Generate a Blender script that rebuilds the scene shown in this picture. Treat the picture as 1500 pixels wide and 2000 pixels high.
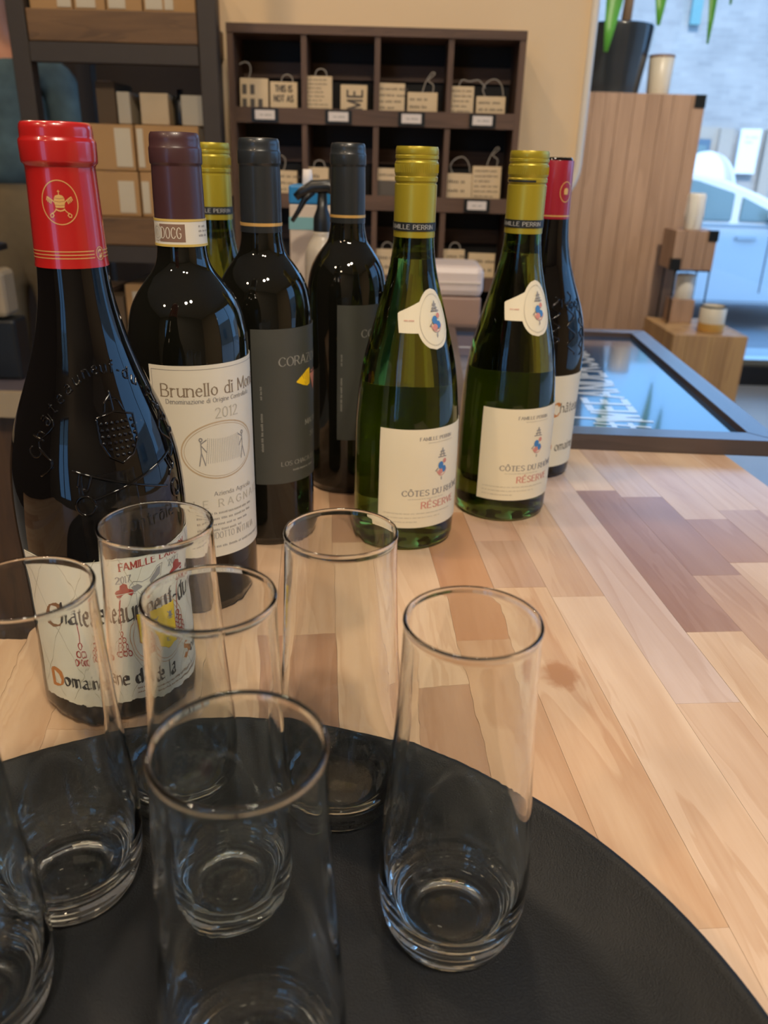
import bpy, bmesh, math, random
from mathutils import Vector, Matrix, noise as mnoise
random.seed(7)
for o in list(bpy.data.objects): bpy.data.objects.remove(o)
SC = bpy.context.scene
COL = SC.collection
R = math.radians
# ------------------------------------------------------------------ camera
cam = bpy.data.cameras.new('camera'); camo = bpy.data.objects.new('camera', cam); COL.objects.link(camo)
th, ro = R(23.7084), R(1.6243)
Fv = Vector((0, math.cos(th), -math.sin(th))); R0 = Vector((1, 0, 0)); U0 = Vector((0, math.sin(th), math.cos(th)))
Rv = R0*math.cos(ro)+U0*math.sin(ro); Uv = -R0*math.sin(ro)+U0*math.cos(ro)
camo.matrix_world = Matrix.Translation((0, 0, .2919)) @ Matrix((Rv, Uv, -Fv)).transposed().to_4x4()
cam.sensor_fit = 'HORIZONTAL'; cam.sensor_width = 36; cam.lens = 1574/1500*36
cam.clip_start = .01; cam.clip_end = 200
cam.dof.use_dof = True; cam.dof.focus_distance = .44; cam.dof.aperture_fstop = 15.5
SC.camera = camo
# ------------------------------------------------------------------ world and light
W = bpy.data.worlds.new('sky'); SC.world = W; W.use_nodes = True
wn = W.node_tree.nodes; wl = W.node_tree.links
bg = wn['Background']
tc = wn.new('ShaderNodeTexCoord'); sp = wn.new('ShaderNodeSeparateXYZ'); rmp = wn.new('ShaderNodeValToRGB')
wl.new(tc.outputs['Generated'], sp.inputs[0]); wl.new(sp.outputs['Z'], rmp.inputs[0]); wl.new(rmp.outputs[0], bg.inputs[0])
rmp.color_ramp.elements[0].position = .0; rmp.color_ramp.elements[0].color = (.25, .53, 1, 1)
rmp.color_ramp.elements[1].position = .6; rmp.color_ramp.elements[1].color = (.24, .51, 1, 1)
bg.inputs[1].default_value = 3.1

def lamp(name, loc, size, power, color, rot=(0, 0, 0), shape='DISK', sy=None, spread=None):
    l = bpy.data.lights.new(name, 'AREA'); l.shape = shape; l.size = size; l.energy = power; l.color = color
    if sy: l.size_y = sy
    if spread: l.spread = spread
    o = bpy.data.objects.new(name, l); COL.objects.link(o); o.location = loc; o.rotation_euler = rot
    return o
WARM = (1, .85, .66)
for i, (x, y) in enumerate([(-1.5, -.9), (.2, -.8), (-.75, .75), (.5, -.6), (-1.6, 2.2), (-.1, .95), (-.9, -2.0)]):
    lamp('ceiling_downlight', (x, y, 1.96), .16, (16, 31, 9, 21, 10, 6.5, 14)[i], (1, .74, .48) if x < -.5 else WARM)
fill_ = lamp('plinth_fill_light', (1.25, 2.5, 1.85), .12, 8, WARM, spread=R(75)); fill_.rotation_euler = Vector((-.05, 1.9, -1.85)).to_track_quat('-Z', 'Y').to_euler()  # added fill lamp, brightens the plank plinth by the window
sun = bpy.data.lights.new('sun', 'SUN'); sun.energy = 3.4; sun.color = (1, .93, .84); sun.angle = R(4)
suno = bpy.data.objects.new('sun', sun); COL.objects.link(suno); suno.rotation_euler = Vector((.12, .72, -.62)).to_track_quat('-Z', 'Y').to_euler()
SC.view_settings.view_transform = 'Standard'; SC.view_settings.look = 'None'
SC.view_settings.exposure = 0.0; SC.view_settings.gamma = 1
cy = SC.cycles
cy.max_bounces = 24; cy.transmission_bounces = 24; cy.glossy_bounces = 8; cy.diffuse_bounces = 4; cy.transparent_max_bounces = 24
cy.sample_clamp_indirect = 4; cy.blur_glossy = .6; cy.use_denoising = True

# ------------------------------------------------------------------ materials
def mat(name, col, rough=.5, metal=0, var=.08, scale=40, bump=0, bscale=200, coat=0, trans=0, ior=1.5, emit=None, stretch=None, spec=.5):
    m = bpy.data.materials.new(name); m.use_nodes = True; nt = m.node_tree; b = nt.nodes['Principled BSDF']
    b.inputs['Roughness'].default_value = rough; b.inputs['Metallic'].default_value = metal
    b.inputs['Coat Weight'].default_value = coat; b.inputs['Transmission Weight'].default_value = trans
    b.inputs['IOR'].default_value = ior; b.inputs['Specular IOR Level'].default_value = spec
    t = nt.nodes.new('ShaderNodeTexCoord'); mp = nt.nodes.new('ShaderNodeMapping'); nt.links.new(t.outputs['Object'], mp.inputs[0])
    if stretch: mp.inputs['Scale'].default_value = stretch
    if var:
        n = nt.nodes.new('ShaderNodeTexNoise'); n.inputs['Scale'].default_value = scale; n.inputs['Detail'].default_value = 4
        nt.links.new(mp.outputs[0], n.inputs['Vector'])
        mx = nt.nodes.new('ShaderNodeMix'); mx.data_type = 'RGBA'
        mx.inputs['A'].default_value = (*[c*(1-var) for c in col], 1); mx.inputs['B'].default_value = (*[min(1, c*(1+var)) for c in col], 1)
        nt.links.new(n.outputs['Fac'], mx.inputs['Factor']); nt.links.new(mx.outputs['Result'], b.inputs['Base Color'])
    else: b.inputs['Base Color'].default_value = (*col, 1)
    if bump:
        n2 = nt.nodes.new('ShaderNodeTexNoise'); n2.inputs['Scale'].default_value = bscale; n2.inputs['Detail'].default_value = 3
        nt.links.new(mp.outputs[0], n2.inputs['Vector'])
        bp = nt.nodes.new('ShaderNodeBump'); bp.inputs['Strength'].default_value = bump; bp.inputs['Distance'].default_value = .001
        nt.links.new(n2.outputs['Fac'], bp.inputs['Height']); nt.links.new(bp.outputs[0], b.inputs['Normal'])
    if emit:
        b.inputs['Emission Color'].default_value = (*emit[0], 1); b.inputs['Emission Strength'].default_value = emit[1]
    return m

def wood(name, base, dark, gscale=1, rough=.35, coat=0, use_objcol=False, axis='y', knot=None, rings=1.0, swirl=None):
    """plank wood: long grain along the local axis, per-object offset"""
    m = bpy.data.materials.new(name); m.use_nodes = True; nt = m.node_tree; N = nt.nodes; L = nt.links; b = N['Principled BSDF']
    b.inputs['Roughness'].default_value = rough; b.inputs['Coat Weight'].default_value = coat; b.inputs['Coat Roughness'].default_value = .18
    t = N.new('ShaderNodeTexCoord'); oi = N.new('ShaderNodeObjectInfo')
    add = N.new('ShaderNodeVectorMath'); add.operation = 'ADD'
    comb = N.new('ShaderNodeCombineXYZ'); ml = N.new('ShaderNodeMath'); ml.operation = 'MULTIPLY'; ml.inputs[1].default_value = 37
    L.new(oi.outputs['Random'], ml.inputs[0])
    for k in range(3): L.new(ml.outputs[0], comb.inputs[k])
    L.new(t.outputs['Object'], add.inputs[0]); L.new(comb.outputs[0], add.inputs[1])
    src = add.outputs[0]
    mp = N.new('ShaderNodeMapping'); L.new(src, mp.inputs[0])
    s = {'y': (1, .08, 1), 'z': (1, 1, .08), 'x': (.08, 1, 1)}[axis]
    mp.inputs['Scale'].default_value = [q*gscale for q in s]
    n1 = N.new('ShaderNodeTexNoise'); n1.inputs['Scale'].default_value = 28*rings; n1.inputs['Detail'].default_value = 3; n1.inputs['Distortion'].default_value = 1.2
    n2 = N.new('ShaderNodeTexNoise'); n2.inputs['Scale'].default_value = 420; n2.inputs['Detail'].default_value = 3
    L.new(mp.outputs[0], n1.inputs[0]); L.new(mp.outputs[0], n2.inputs[0])
    # fold the large noise to thin growth lines
    mu = N.new('ShaderNodeMath'); mu.operation = 'MULTIPLY'; mu.inputs[1].default_value = 4; L.new(n1.outputs['Fac'], mu.inputs[0])
    fr = N.new('ShaderNodeMath'); fr.operation = 'FRACT'; L.new(mu.outputs[0], fr.inputs[0])
    rp = N.new('ShaderNodeValToRGB'); L.new(fr.outputs[0], rp.inputs[0])
    e = rp.color_ramp.elements; e[0].position = 0; e[0].color = (0, 0, 0, 1); e[1].position = 1; e[1].color = (.05, .05, .05, 1)
    q = e.new(.93); q.color = (.34, .34, .34, 1); q = e.new(.6); q.color = (.16, .16, .16, 1)
    big = N.new('ShaderNodeTexNoise'); big.inputs['Scale'].default_value = 9; mpb = N.new('ShaderNodeMapping'); mpb.inputs['Scale'].default_value = {'y': (3, .35, 1), 'z': (3, 3, .35), 'x': (.35, 3, 3)}[axis]
    L.new(src, mpb.inputs[0]); L.new(mpb.outputs[0], big.inputs[0])
    m1 = N.new('ShaderNodeMath'); m1.operation = 'MULTIPLY_ADD'; L.new(n2.outputs['Fac'], m1.inputs[0]); m1.inputs[1].default_value = .35; L.new(rp.outputs[0], m1.inputs[2])
    m2 = N.new('ShaderNodeMath'); m2.operation = 'MULTIPLY_ADD'; L.new(big.outputs['Fac'], m2.inputs[0]); m2.inputs[1].default_value = 1.5; L.new(m1.outputs[0], m2.inputs[2])
    m3 = N.new('ShaderNodeMath'); m3.operation = 'SUBTRACT'; L.new(m2.outputs[0], m3.inputs[0]); m3.inputs[1].default_value = .80
    fac = m3.outputs[0]
    if knot:
        d = N.new('ShaderNodeVectorMath'); d.operation = 'DISTANCE'; mk = N.new('ShaderNodeMapping'); L.new(t.outputs['Object'], mk.inputs[0])
        mk.inputs['Scale'].default_value = (1, .8, 1); d.inputs[1].default_value = (knot[0], knot[1]*.8, knot[2]); L.new(mk.outputs[0], d.inputs[0])
        nk = N.new('ShaderNodeTexNoise'); nk.inputs['Scale'].default_value = 130; L.new(t.outputs['Object'], nk.inputs[0])
        ak = N.new('ShaderNodeMath'); ak.operation = 'MULTIPLY_ADD'; L.new(nk.outputs['Fac'], ak.inputs[0]); ak.inputs[1].default_value = .009; L.new(d.outputs['Value'], ak.inputs[2])
        rk = N.new('ShaderNodeMapRange'); L.new(ak.outputs[0], rk.inputs[0]); rk.inputs[1].default_value = .006; rk.inputs[2].default_value = .018; rk.inputs[3].default_value = 1.5; rk.inputs[4].default_value = 0
        a2 = N.new('ShaderNodeMath'); a2.operation = 'ADD'; L.new(fac, a2.inputs[0]); L.new(rk.outputs[0], a2.inputs[1]); fac = a2.outputs[0]
    mx = N.new('ShaderNodeMix'); mx.data_type = 'RGBA'; L.new(fac, mx.inputs['Factor'])
    if use_objcol:
        L.new(oi.outputs['Color'], mx.inputs['A'])
        dk = N.new('ShaderNodeMix'); dk.data_type = 'RGBA'; dk.blend_type = 'MULTIPLY'; dk.inputs['Factor'].default_value = 1
        L.new(oi.outputs['Color'], dk.inputs['A']); dk.inputs['B'].default_value = (*dark, 1); L.new(dk.outputs['Result'], mx.inputs['B'])
    else:
        mx.inputs['A'].default_value = (*base, 1); mx.inputs['B'].default_value = (*dark, 1)
    L.new(mx.outputs['Result'], b.inputs['Base Color'])
    bp = N.new('ShaderNodeBump'); bp.inputs['Strength'].default_value = .06; bp.inputs['Distance'].default_value = .0005
    L.new(n2.outputs['Fac'], bp.inputs['Height']); L.new(bp.outputs[0], b.inputs['Normal'])
    return m

def thin_glass(name, tint=(.93, .97, .97)):
    m = bpy.data.materials.new(name); m.use_nodes = True; nt = m.node_tree; N = nt.nodes; L = nt.links
    N.remove(N['Principled BSDF']); out = N['Material Output']
    tr = N.new('ShaderNodeBsdfTransparent'); tr.inputs[0].default_value = (*tint, 1)
    gl = N.new('ShaderNodeBsdfGlossy'); gl.inputs['Roughness'].default_value = .01
    fr = N.new('ShaderNodeFresnel'); fr.inputs[0].default_value = 1.5
    mx = N.new('ShaderNodeMixShader'); L.new(fr.outputs[0], mx.inputs[0]); L.new(tr.outputs[0], mx.inputs[1]); L.new(gl.outputs[0], mx.inputs[2]); L.new(mx.outputs[0], out.inputs[0])
    return m

M = {}
M['wall'] = mat('cream_paint', (.80, .60, .37), .7, var=.03, scale=6, bump=.1, bscale=300)
M['wall_edge'] = mat('lit_edge_paint', (.75, .70, .62), .5, var=.03)  # paler than the wall, paints in the light on the panel's bevel
M['dark_wall'] = mat('dark_brown_paint', (.035, .024, .018), .8)
M['near_wall'] = mat('brown_grey_paint', (.26, .23, .19), .7)
M['ceil'] = mat('ceiling_paint', (.70, .64, .55), .8, var=.03)
M['floor'] = mat('grey_floor', (.42, .44, .46), .22, var=.1, scale=3)
M['walnut'] = wood('cubby_wood', (.125, .07, .045), (.05, .028, .02), rough=.6, axis='x')
M['walnut_v'] = wood('cubby_wood_upright', (.125, .07, .045), (.05, .028, .02), rough=.6, axis='z')
M['shelfwood'] = wood('shelf_board_wood', (.17, .09, .035), (.06, .03, .012), rough=.6, axis='x')
M['iron'] = mat('dark_iron', (.042, .032, .024), .55, metal=.2, bump=.2, bscale=80)
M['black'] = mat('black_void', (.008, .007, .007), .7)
M['kraft'] = mat('kraft_cardboard', (.37, .215, .088), .8, var=.08, scale=20)
M['kraft_d'] = mat('dark_cardboard', (.10, .065, .035), .8)
M['paper'] = mat('white_paper', (.50, .44, .33), .7, var=.03)
M['tape'] = mat('packing_tape', (.36, .2, .085), .35, var=.05)
M['block'] = mat('cream_wood_block', (.60, .46, .28), .55, var=.12, scale=30)
M['ink'] = mat('grey_ink', (.09, .075, .06), .7, var=0)
M['twine'] = mat('twine', (.34, .31, .27), .9, bump=.5, bscale=900)
M['plate'] = mat('card_paper', (.68, .62, .58), .6, var=.02)
M['crate'] = wood('cedar_plank', (.42, .27, .18), (.25, .15, .095), rough=.5, axis='z', gscale=.9)
M['crate_l'] = wood('pale_cedar_plank', (.56, .35, .16), (.30, .16, .08), rough=.5, axis='z', gscale=.9)
M['bracket'] = mat('black_bracket', (.012, .016, .018), .4, metal=.4)
M['frame'] = wood('dark_stained_wood', (.075, .055, .055), (.03, .022, .022), rough=.38, coat=.7, axis='x')
M['frame_v'] = wood('dark_stained_wood_side', (.075, .055, .055), (.03, .022, .022), rough=.38, coat=.7, axis='y')
M['slate'] = mat('sky_tinted_slate', (.012, .05, .13), .10, var=.1, scale=20, coat=.55, ior=1.6)  # blue of the reflected sky is mixed into the dark board's base
M['chalk'] = mat('chalk_marker', (.50, .57, .66), .15, var=.1, scale=300, coat=.6, ior=1.6)
M['counter'] = wood('butcher_block', (.6, .4, .2), (.70, .56, .45), rough=.36, coat=.45, use_objcol=True)
M['counter_k'] = wood('butcher_block_knot', (.6, .4, .2), (.66, .48, .36), rough=.34, coat=.42, use_objcol=True, knot=(0, 0, 0))
M['glue'] = mat('glue_line', (.30, .17, .09), .7)
M['tray'] = mat('rubber_tray', (.0060, .0070, .0085), .55, var=.15, scale=18, bump=.35, bscale=1400, spec=.35)
M['flute'] = mat('clear_glass', (.975, .995, .98), 0, var=0, trans=1, ior=1.5, bump=.22, bscale=55, stretch=(1, 1, .16))
M['redglass'] = mat('black_wine_glass', (.0035, .003, .003), .035, var=0, bump=.22, bscale=45, stretch=(1, 1, .15), coat=0, spec=.42)
M['darkglass'] = mat('dark_olive_bottle_glass', (.005, .005, .0035), .03, var=0, coat=.1, bump=.06, bscale=35, stretch=(1, 1, .3))
M['green'] = mat('green_bottle_glass', (.40, .50, .09), .0, var=0, trans=1, ior=1.45)
M['green'].node_tree.nodes['Principled BSDF'].inputs['Base Color'].default_value = (.18, .25, .035, 1)
M['red'] = mat('red_foil', (.42, .011, .010), .24, var=.05, scale=60, bump=.05, bscale=160, coat=.5)
M['burg'] = mat('burgundy_foil', (.30, .012, .03), .28, coat=.4)
M['gold'] = mat('gold_print', (.75, .46, .15), .35, metal=.35, var=.05)
M['plum'] = mat('plum_foil', (.060, .024, .026), .36, var=.1, scale=50, coat=.12)
M['char'] = mat('charcoal_foil', (.020, .024, .028), .34, var=.1, coat=.2)
M['olive'] = mat('mustard_screw_cap', (.40, .32, .025), .34, var=.05, metal=.35)
M['bandblk'] = mat('black_band', (.012, .014, .014), .5)
M['silver'] = mat('grey_lettering', (.36, .36, .34), .5)
M['label'] = mat('cream_label', (.69, .66, .54), .55, var=.03, scale=30)
M['label2'] = mat('pale_label', (.68, .64, .53), .5, var=.02, scale=30)
M['label3'] = mat('ivory_label', (.72, .66, .50), .5, var=.02)
M['graylab'] = mat('slate_grey_label', (.058, .062, .055), .5, var=.06)
M['lpale'] = mat('light_grey_print', (.30, .30, .27), .6, var=0)
M['brownink'] = mat('brown_ink', (.24, .115, .05), .6, var=.1)
M['blackink'] = mat('black_ink', (.03, .027, .025), .6, var=0)
M['redink'] = mat('red_ink', (.34, .035, .025), .6, var=.1)
M['orange'] = mat('orange_ink', (.50, .19, .045), .6, var=.15)
M['yellow'] = mat('yellow_ink', (.95, .64, .01), .5, var=.03)
M['lineink'] = mat('olive_line_ink', (.34, .31, .2), .6, var=0)
M['greyink'] = mat('grey_print', (.27, .26, .25), .6, var=.2, scale=300)
M['titleink'] = mat('grey_brown_ink', (.23, .175, .12), .6, var=.1)
M['paleink'] = mat('pale_ink', (.46, .43, .35), .6, var=0)
M['blueink'] = mat('blue_ink', (.05, .19, .45), .6, var=.2)
M['pinkink'] = mat('rose_ink', (.58, .24, .20), .6, var=.2)
M['docg'] = mat('docg_brown', (.22, .13, .09), .6, var=.1)
M['bandyel'] = mat('yellow_band', (.58, .42, .10), .5)
M['pot'] = mat('dark_glazed_pot', (.028, .034, .042), .25, var=.3, scale=12, coat=.5)
M['trunk'] = mat('plant_trunk', (.26, .17, .11), .8, var=.3, scale=60, bump=.5, bscale=90)
M['leaf'] = mat('green_leaf', (.10, .36, .04), .4, var=.25, scale=14)
M['leaf'].node_tree.nodes['Principled BSDF'].inputs['Subsurface Weight'].default_value = 0
M['soil'] = mat('soil', (.03, .02, .014), .9, bump=1, bscale=60)
M['cream_cer'] = mat('cream_ceramic', (.70, .64, .52), .35, var=.03)
M['wax'] = mat('white_wax', (.72, .70, .64), .5, var=.04)
M['goldleaf'] = mat('gold_base', (.66, .38, .10), .4, metal=.3)
M['brick'] = mat('pale_brick', (.5, .5, .5), .9)
M['road'] = mat('asphalt', (.26, .27, .29), .8, var=.1, scale=4)
M['walk'] = mat('pavement_concrete', (.46, .47, .48), .8, var=.1, scale=2)
M['carwhite'] = mat('white_car_paint', (.78, .80, .82), .25, var=.01, coat=.6)
M['carglass'] = mat('tinted_car_glass', (.17, .25, .27), .06, var=.2, scale=1.5, coat=.4)
M['tire'] = mat('tyre_rubber', (.02, .02, .022), .7)
M['alloy'] = mat('alloy_rim', (.5, .52, .54), .3, metal=.8)
M['awn1'] = mat('white_canvas', (.80, .82, .82), .8, var=.02)
M['awn2'] = mat('lilac_canvas', (.55, .50, .60), .8, var=.02)
M['doorout'] = mat('blue_grey_door', (.10, .16, .22), .5)
M['signw'] = mat('white_sign', (.85, .87, .87), .5, var=.02)
M['tan'] = mat('tan_stone', (.42, .36, .30), .8)
M['winframe'] = mat('black_window_frame', (.018, .022, .03), .4, metal=.3)
M['winpane'] = thin_glass('window_pane_glass')
M['pinkbox'] = mat('white_plastic', (.66, .58, .56), .4, var=.02)
M['mauve'] = mat('mauve_plastic', (.33, .22, .18), .5, var=.04)
M['packb'] = mat('bright_blue_card', (.015, .18, .42), .4)
M['packt'] = mat('teal_card', (.16, .34, .36), .5)
M['packw'] = mat('cream_card', (.55, .46, .37), .5)
M['spray'] = mat('frosted_plastic', (.42, .37, .30), .3, var=.1, coat=.3)
M['blackp'] = mat('black_plastic', (.01, .012, .014), .35)
M['desk'] = mat('mauve_laminate', (.10, .085, .10), .35, var=.05)
M['beige'] = mat('beige_edge', (.33, .26, .17), .5)
M['cab'] = wood('cabinet_wood', (.09, .045, .018), (.03, .015, .008), rough=.5, axis='z')
M['grille'] = mat('screen_glass', (.02, .06, .14), .08, coat=.8)
M['skin'] = mat('skin', (.55, .24, .13), .5, var=.06)
M['hair'] = mat('dark_hair', (.04, .022, .012), .6, bump=.8, bscale=200, stretch=(1, 1, .1))
M['shirt'] = mat('teal_patterned_shirt', (.075, .125, .14), .9, var=.7, scale=16, bump=.4, bscale=60)
M['khaki'] = mat('khaki_cotton', (.20, .145, .075), .9, var=.12, bump=.3, bscale=300)
M['belt'] = mat('black_leather', (.012, .01, .009), .5)
M['eye'] = mat('eye_white', (.7, .68, .64), .3, var=0)

def brick_mat():
    m = M['brick']; nt = m.node_tree; N = nt.nodes; L = nt.links; b = N['Principled BSDF']
    t = N.new('ShaderNodeTexCoord'); mp = N.new('ShaderNodeMapping'); L.new(t.outputs['Object'], mp.inputs[0]); mp.inputs['Rotation'].default_value = (R(90), 0, 0)
    br = N.new('ShaderNodeTexBrick'); br.inputs['Scale'].default_value = 1; br.inputs['Brick Width'].default_value = .26; br.inputs['Row Height'].default_value = .085; br.inputs['Mortar Size'].default_value = .008
    br.inputs['Color1'].default_value = (.46, .44, .42, 1); br.inputs['Color2'].default_value = (.38, .37, .36, 1); br.inputs['Mortar'].default_value = (.43, .42, .41, 1)
    L.new(mp.outputs[0], br.inputs[0]); 
    n = N.new('ShaderNodeTexNoise'); n.inputs['Scale'].default_value = 1.3; n.inputs['Detail'].default_value = 5; L.new(t.outputs['Object'], n.inputs[0])
    mx = N.new('ShaderNodeMix'); mx.data_type = 'RGBA'; mx.blend_type = 'MULTIPLY'; mx.inputs['Factor'].default_value = .55
    rp = N.new('ShaderNodeValToRGB'); L.new(n.outputs['Fac'], rp.inputs[0]); rp.color_ramp.elements[0].position = .35; rp.color_ramp.elements[0].color = (.6, .6, .62, 1); rp.color_ramp.elements[1].position = .65
    L.new(br.outputs[0], mx.inputs['A']); L.new(rp.outputs[0], mx.inputs['B']); L.new(mx.outputs['Result'], b.inputs['Base Color'])
brick_mat()

# ------------------------------------------------------------------ mesh helpers
def link(name, me, m, parent=None, loc=None, rot=None, smooth=False):
    if m and not me.materials: me.materials.append(M[m] if isinstance(m, str) else m)
    if smooth:
        for p in me.polygons: p.use_smooth = True
    o = bpy.data.objects.new(name, me); COL.objects.link(o)
    if parent: o.parent = parent
    if loc: o.location = loc
    if rot: o.rotation_euler = rot
    return o
def mesh(name, vs, fs, m, parent=None, smooth=False, loc=None, rot=None):
    me = bpy.data.meshes.new(name); me.from_pydata([tuple(v) for v in vs], [], fs); me.update()
    return link(name, me, m, parent, loc, rot, smooth)
def fromb(name, bm, m, parent=None, smooth=False, loc=None, rot=None, angle=None):
    me = bpy.data.meshes.new(name); bmesh.ops.recalc_face_normals(bm, faces=bm.faces); bm.to_mesh(me); bm.free()
    o = link(name, me, m, parent, loc, rot, smooth)
    if angle:
        me.set_sharp_from_angle(angle=R(angle))
    return o
def thing(name, label, cat, loc=(0, 0, 0), rz=0, group=None):
    o = bpy.data.objects.new(name, None); COL.objects.link(o); o.location = loc; o.rotation_euler = (0, 0, rz); o.empty_display_size = .05
    o['label'] = label; o['category'] = cat
    if group: o['group'] = group
    return o
def tag(o, label, cat, group=None):
    o['label'] = label; o['category'] = cat
    if group: o['group'] = group
    return o
def struct(o): o['kind'] = 'structure'; return o
def addbox(bm, x0, x1, y0, y1, z0, z1, bev=0, mtx=None):
    r = bmesh.ops.create_cube(bm, size=1)
    vs = r['verts']
    for v in vs: v.co = Vector(((x0+x1)/2+v.co.x*(x1-x0), (y0+y1)/2+v.co.y*(y1-y0), (z0+z1)/2+v.co.z*(z1-z0)))
    if mtx:
        for v in vs: v.co = mtx @ v.co
    if bev:
        es = list({e for v in vs for e in v.link_edges})
        bmesh.ops.bevel(bm, geom=es, offset=bev, segments=2, affect='EDGES', profile=.5)
def box(name, x0, x1, y0, y1, z0, z1, m, parent=None, bev=0, loc=None, rot=None):
    bm = bmesh.new(); addbox(bm, x0, x1, y0, y1, z0, z1, bev); return fromb(name, bm, m, parent, loc=loc, rot=rot)
def lathe_vf(prof, seg=64, close_ends=True):
    vs, fs = [], []
    n = len(prof); rings = []
    for r, z in prof:
        if r < 1e-6: rings.append([len(vs)]); vs.append((0, 0, z))
        else:
            rings.append(list(range(len(vs), len(vs)+seg)))
            vs += [(r*math.cos(2*math.pi*k/seg), r*math.sin(2*math.pi*k/seg), z) for k in range(seg)]
    for a, b in zip(rings, rings[1:]):
        for k in range(seg):
            k2 = (k+1) % seg
            if len(a) == 1 and len(b) == 1: continue
            if len(a) == 1: fs.append((a[0], b[k2], b[k]))
            elif len(b) == 1: fs.append((a[k], a[k2], b[0]))
            else: fs.append((a[k], a[k2], b[k2], b[k]))
    return vs, fs
def lathe(name, prof, m, parent=None, seg=64, loc=None, angle=None, rot=None):
    vs, fs = lathe_vf(prof, seg); me = bpy.data.meshes.new(name); me.from_pydata(vs, [], fs)
    bm = bmesh.new(); bm.from_mesh(me); bmesh.ops.recalc_face_normals(bm, faces=bm.faces); bm.to_mesh(me); bm.free()
    o = link(name, me, m, parent, loc, rot, True)
    if angle: me.set_sharp_from_angle(angle=R(angle))
    return o
def smoothprof(pts, n=6):
    """Catmull-Rom through (r,z) points"""
    out = []
    P = [pts[0]]+list(pts)+[pts[-1]]
    for i in range(1, len(P)-2):
        p0, p1, p2, p3 = P[i-1], P[i], P[i+1], P[i+2]
        for k in range(n):
            t = k/n
            out.append(tuple(.5*((2*p1[j])+(-p0[j]+p2[j])*t+(2*p0[j]-5*p1[j]+4*p2[j]-p3[j])*t*t+(-p0[j]+3*p1[j]-3*p2[j]+p3[j])*t**3) for j in (0, 1)))
    out.append(pts[-1]); return out
def tube_vf(pts, r, seg=6, vs=None, fs=None, closed=False):
    vs = [] if vs is None else vs; fs = [] if fs is None else fs
    pts = [Vector(p) for p in pts]; n = len(pts); base = len(vs); up = None
    for i, p in enumerate(pts):
        d = (pts[min(i+1, n-1)]-pts[max(i-1, 0)]).normalized() if not closed else (pts[(i+1) % n]-pts[i-1]).normalized()
        if up is None:
            up = d.orthogonal().normalized()
        up = (up-d*up.dot(d)).normalized(); s = d.cross(up); rr = r[i] if isinstance(r, (list, tuple)) else r
        for k in range(seg):
            a = 2*math.pi*k/seg; vs.append(p+(up*math.cos(a)+s*math.sin(a))*rr)
    m = n if closed else n-1
    for i in range(m):
        for k in range(seg):
            a = base+i*seg; b = base+((i+1) % n)*seg; k2 = (k+1) % seg
            fs.append((a+k, a+k2, b+k2, b+k))
    if not closed:
        fs.append(tuple(base+k for k in reversed(range(seg)))); fs.append(tuple(base+(n-1)*seg+k for k in range(seg)))
    return vs, fs
def tube(name, pts, r, m, parent=None, seg=8, closed=False, loc=None):
    vs, fs = tube_vf(pts, r, seg, closed=closed); return mesh(name, vs, fs, m, parent, True, loc)

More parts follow.
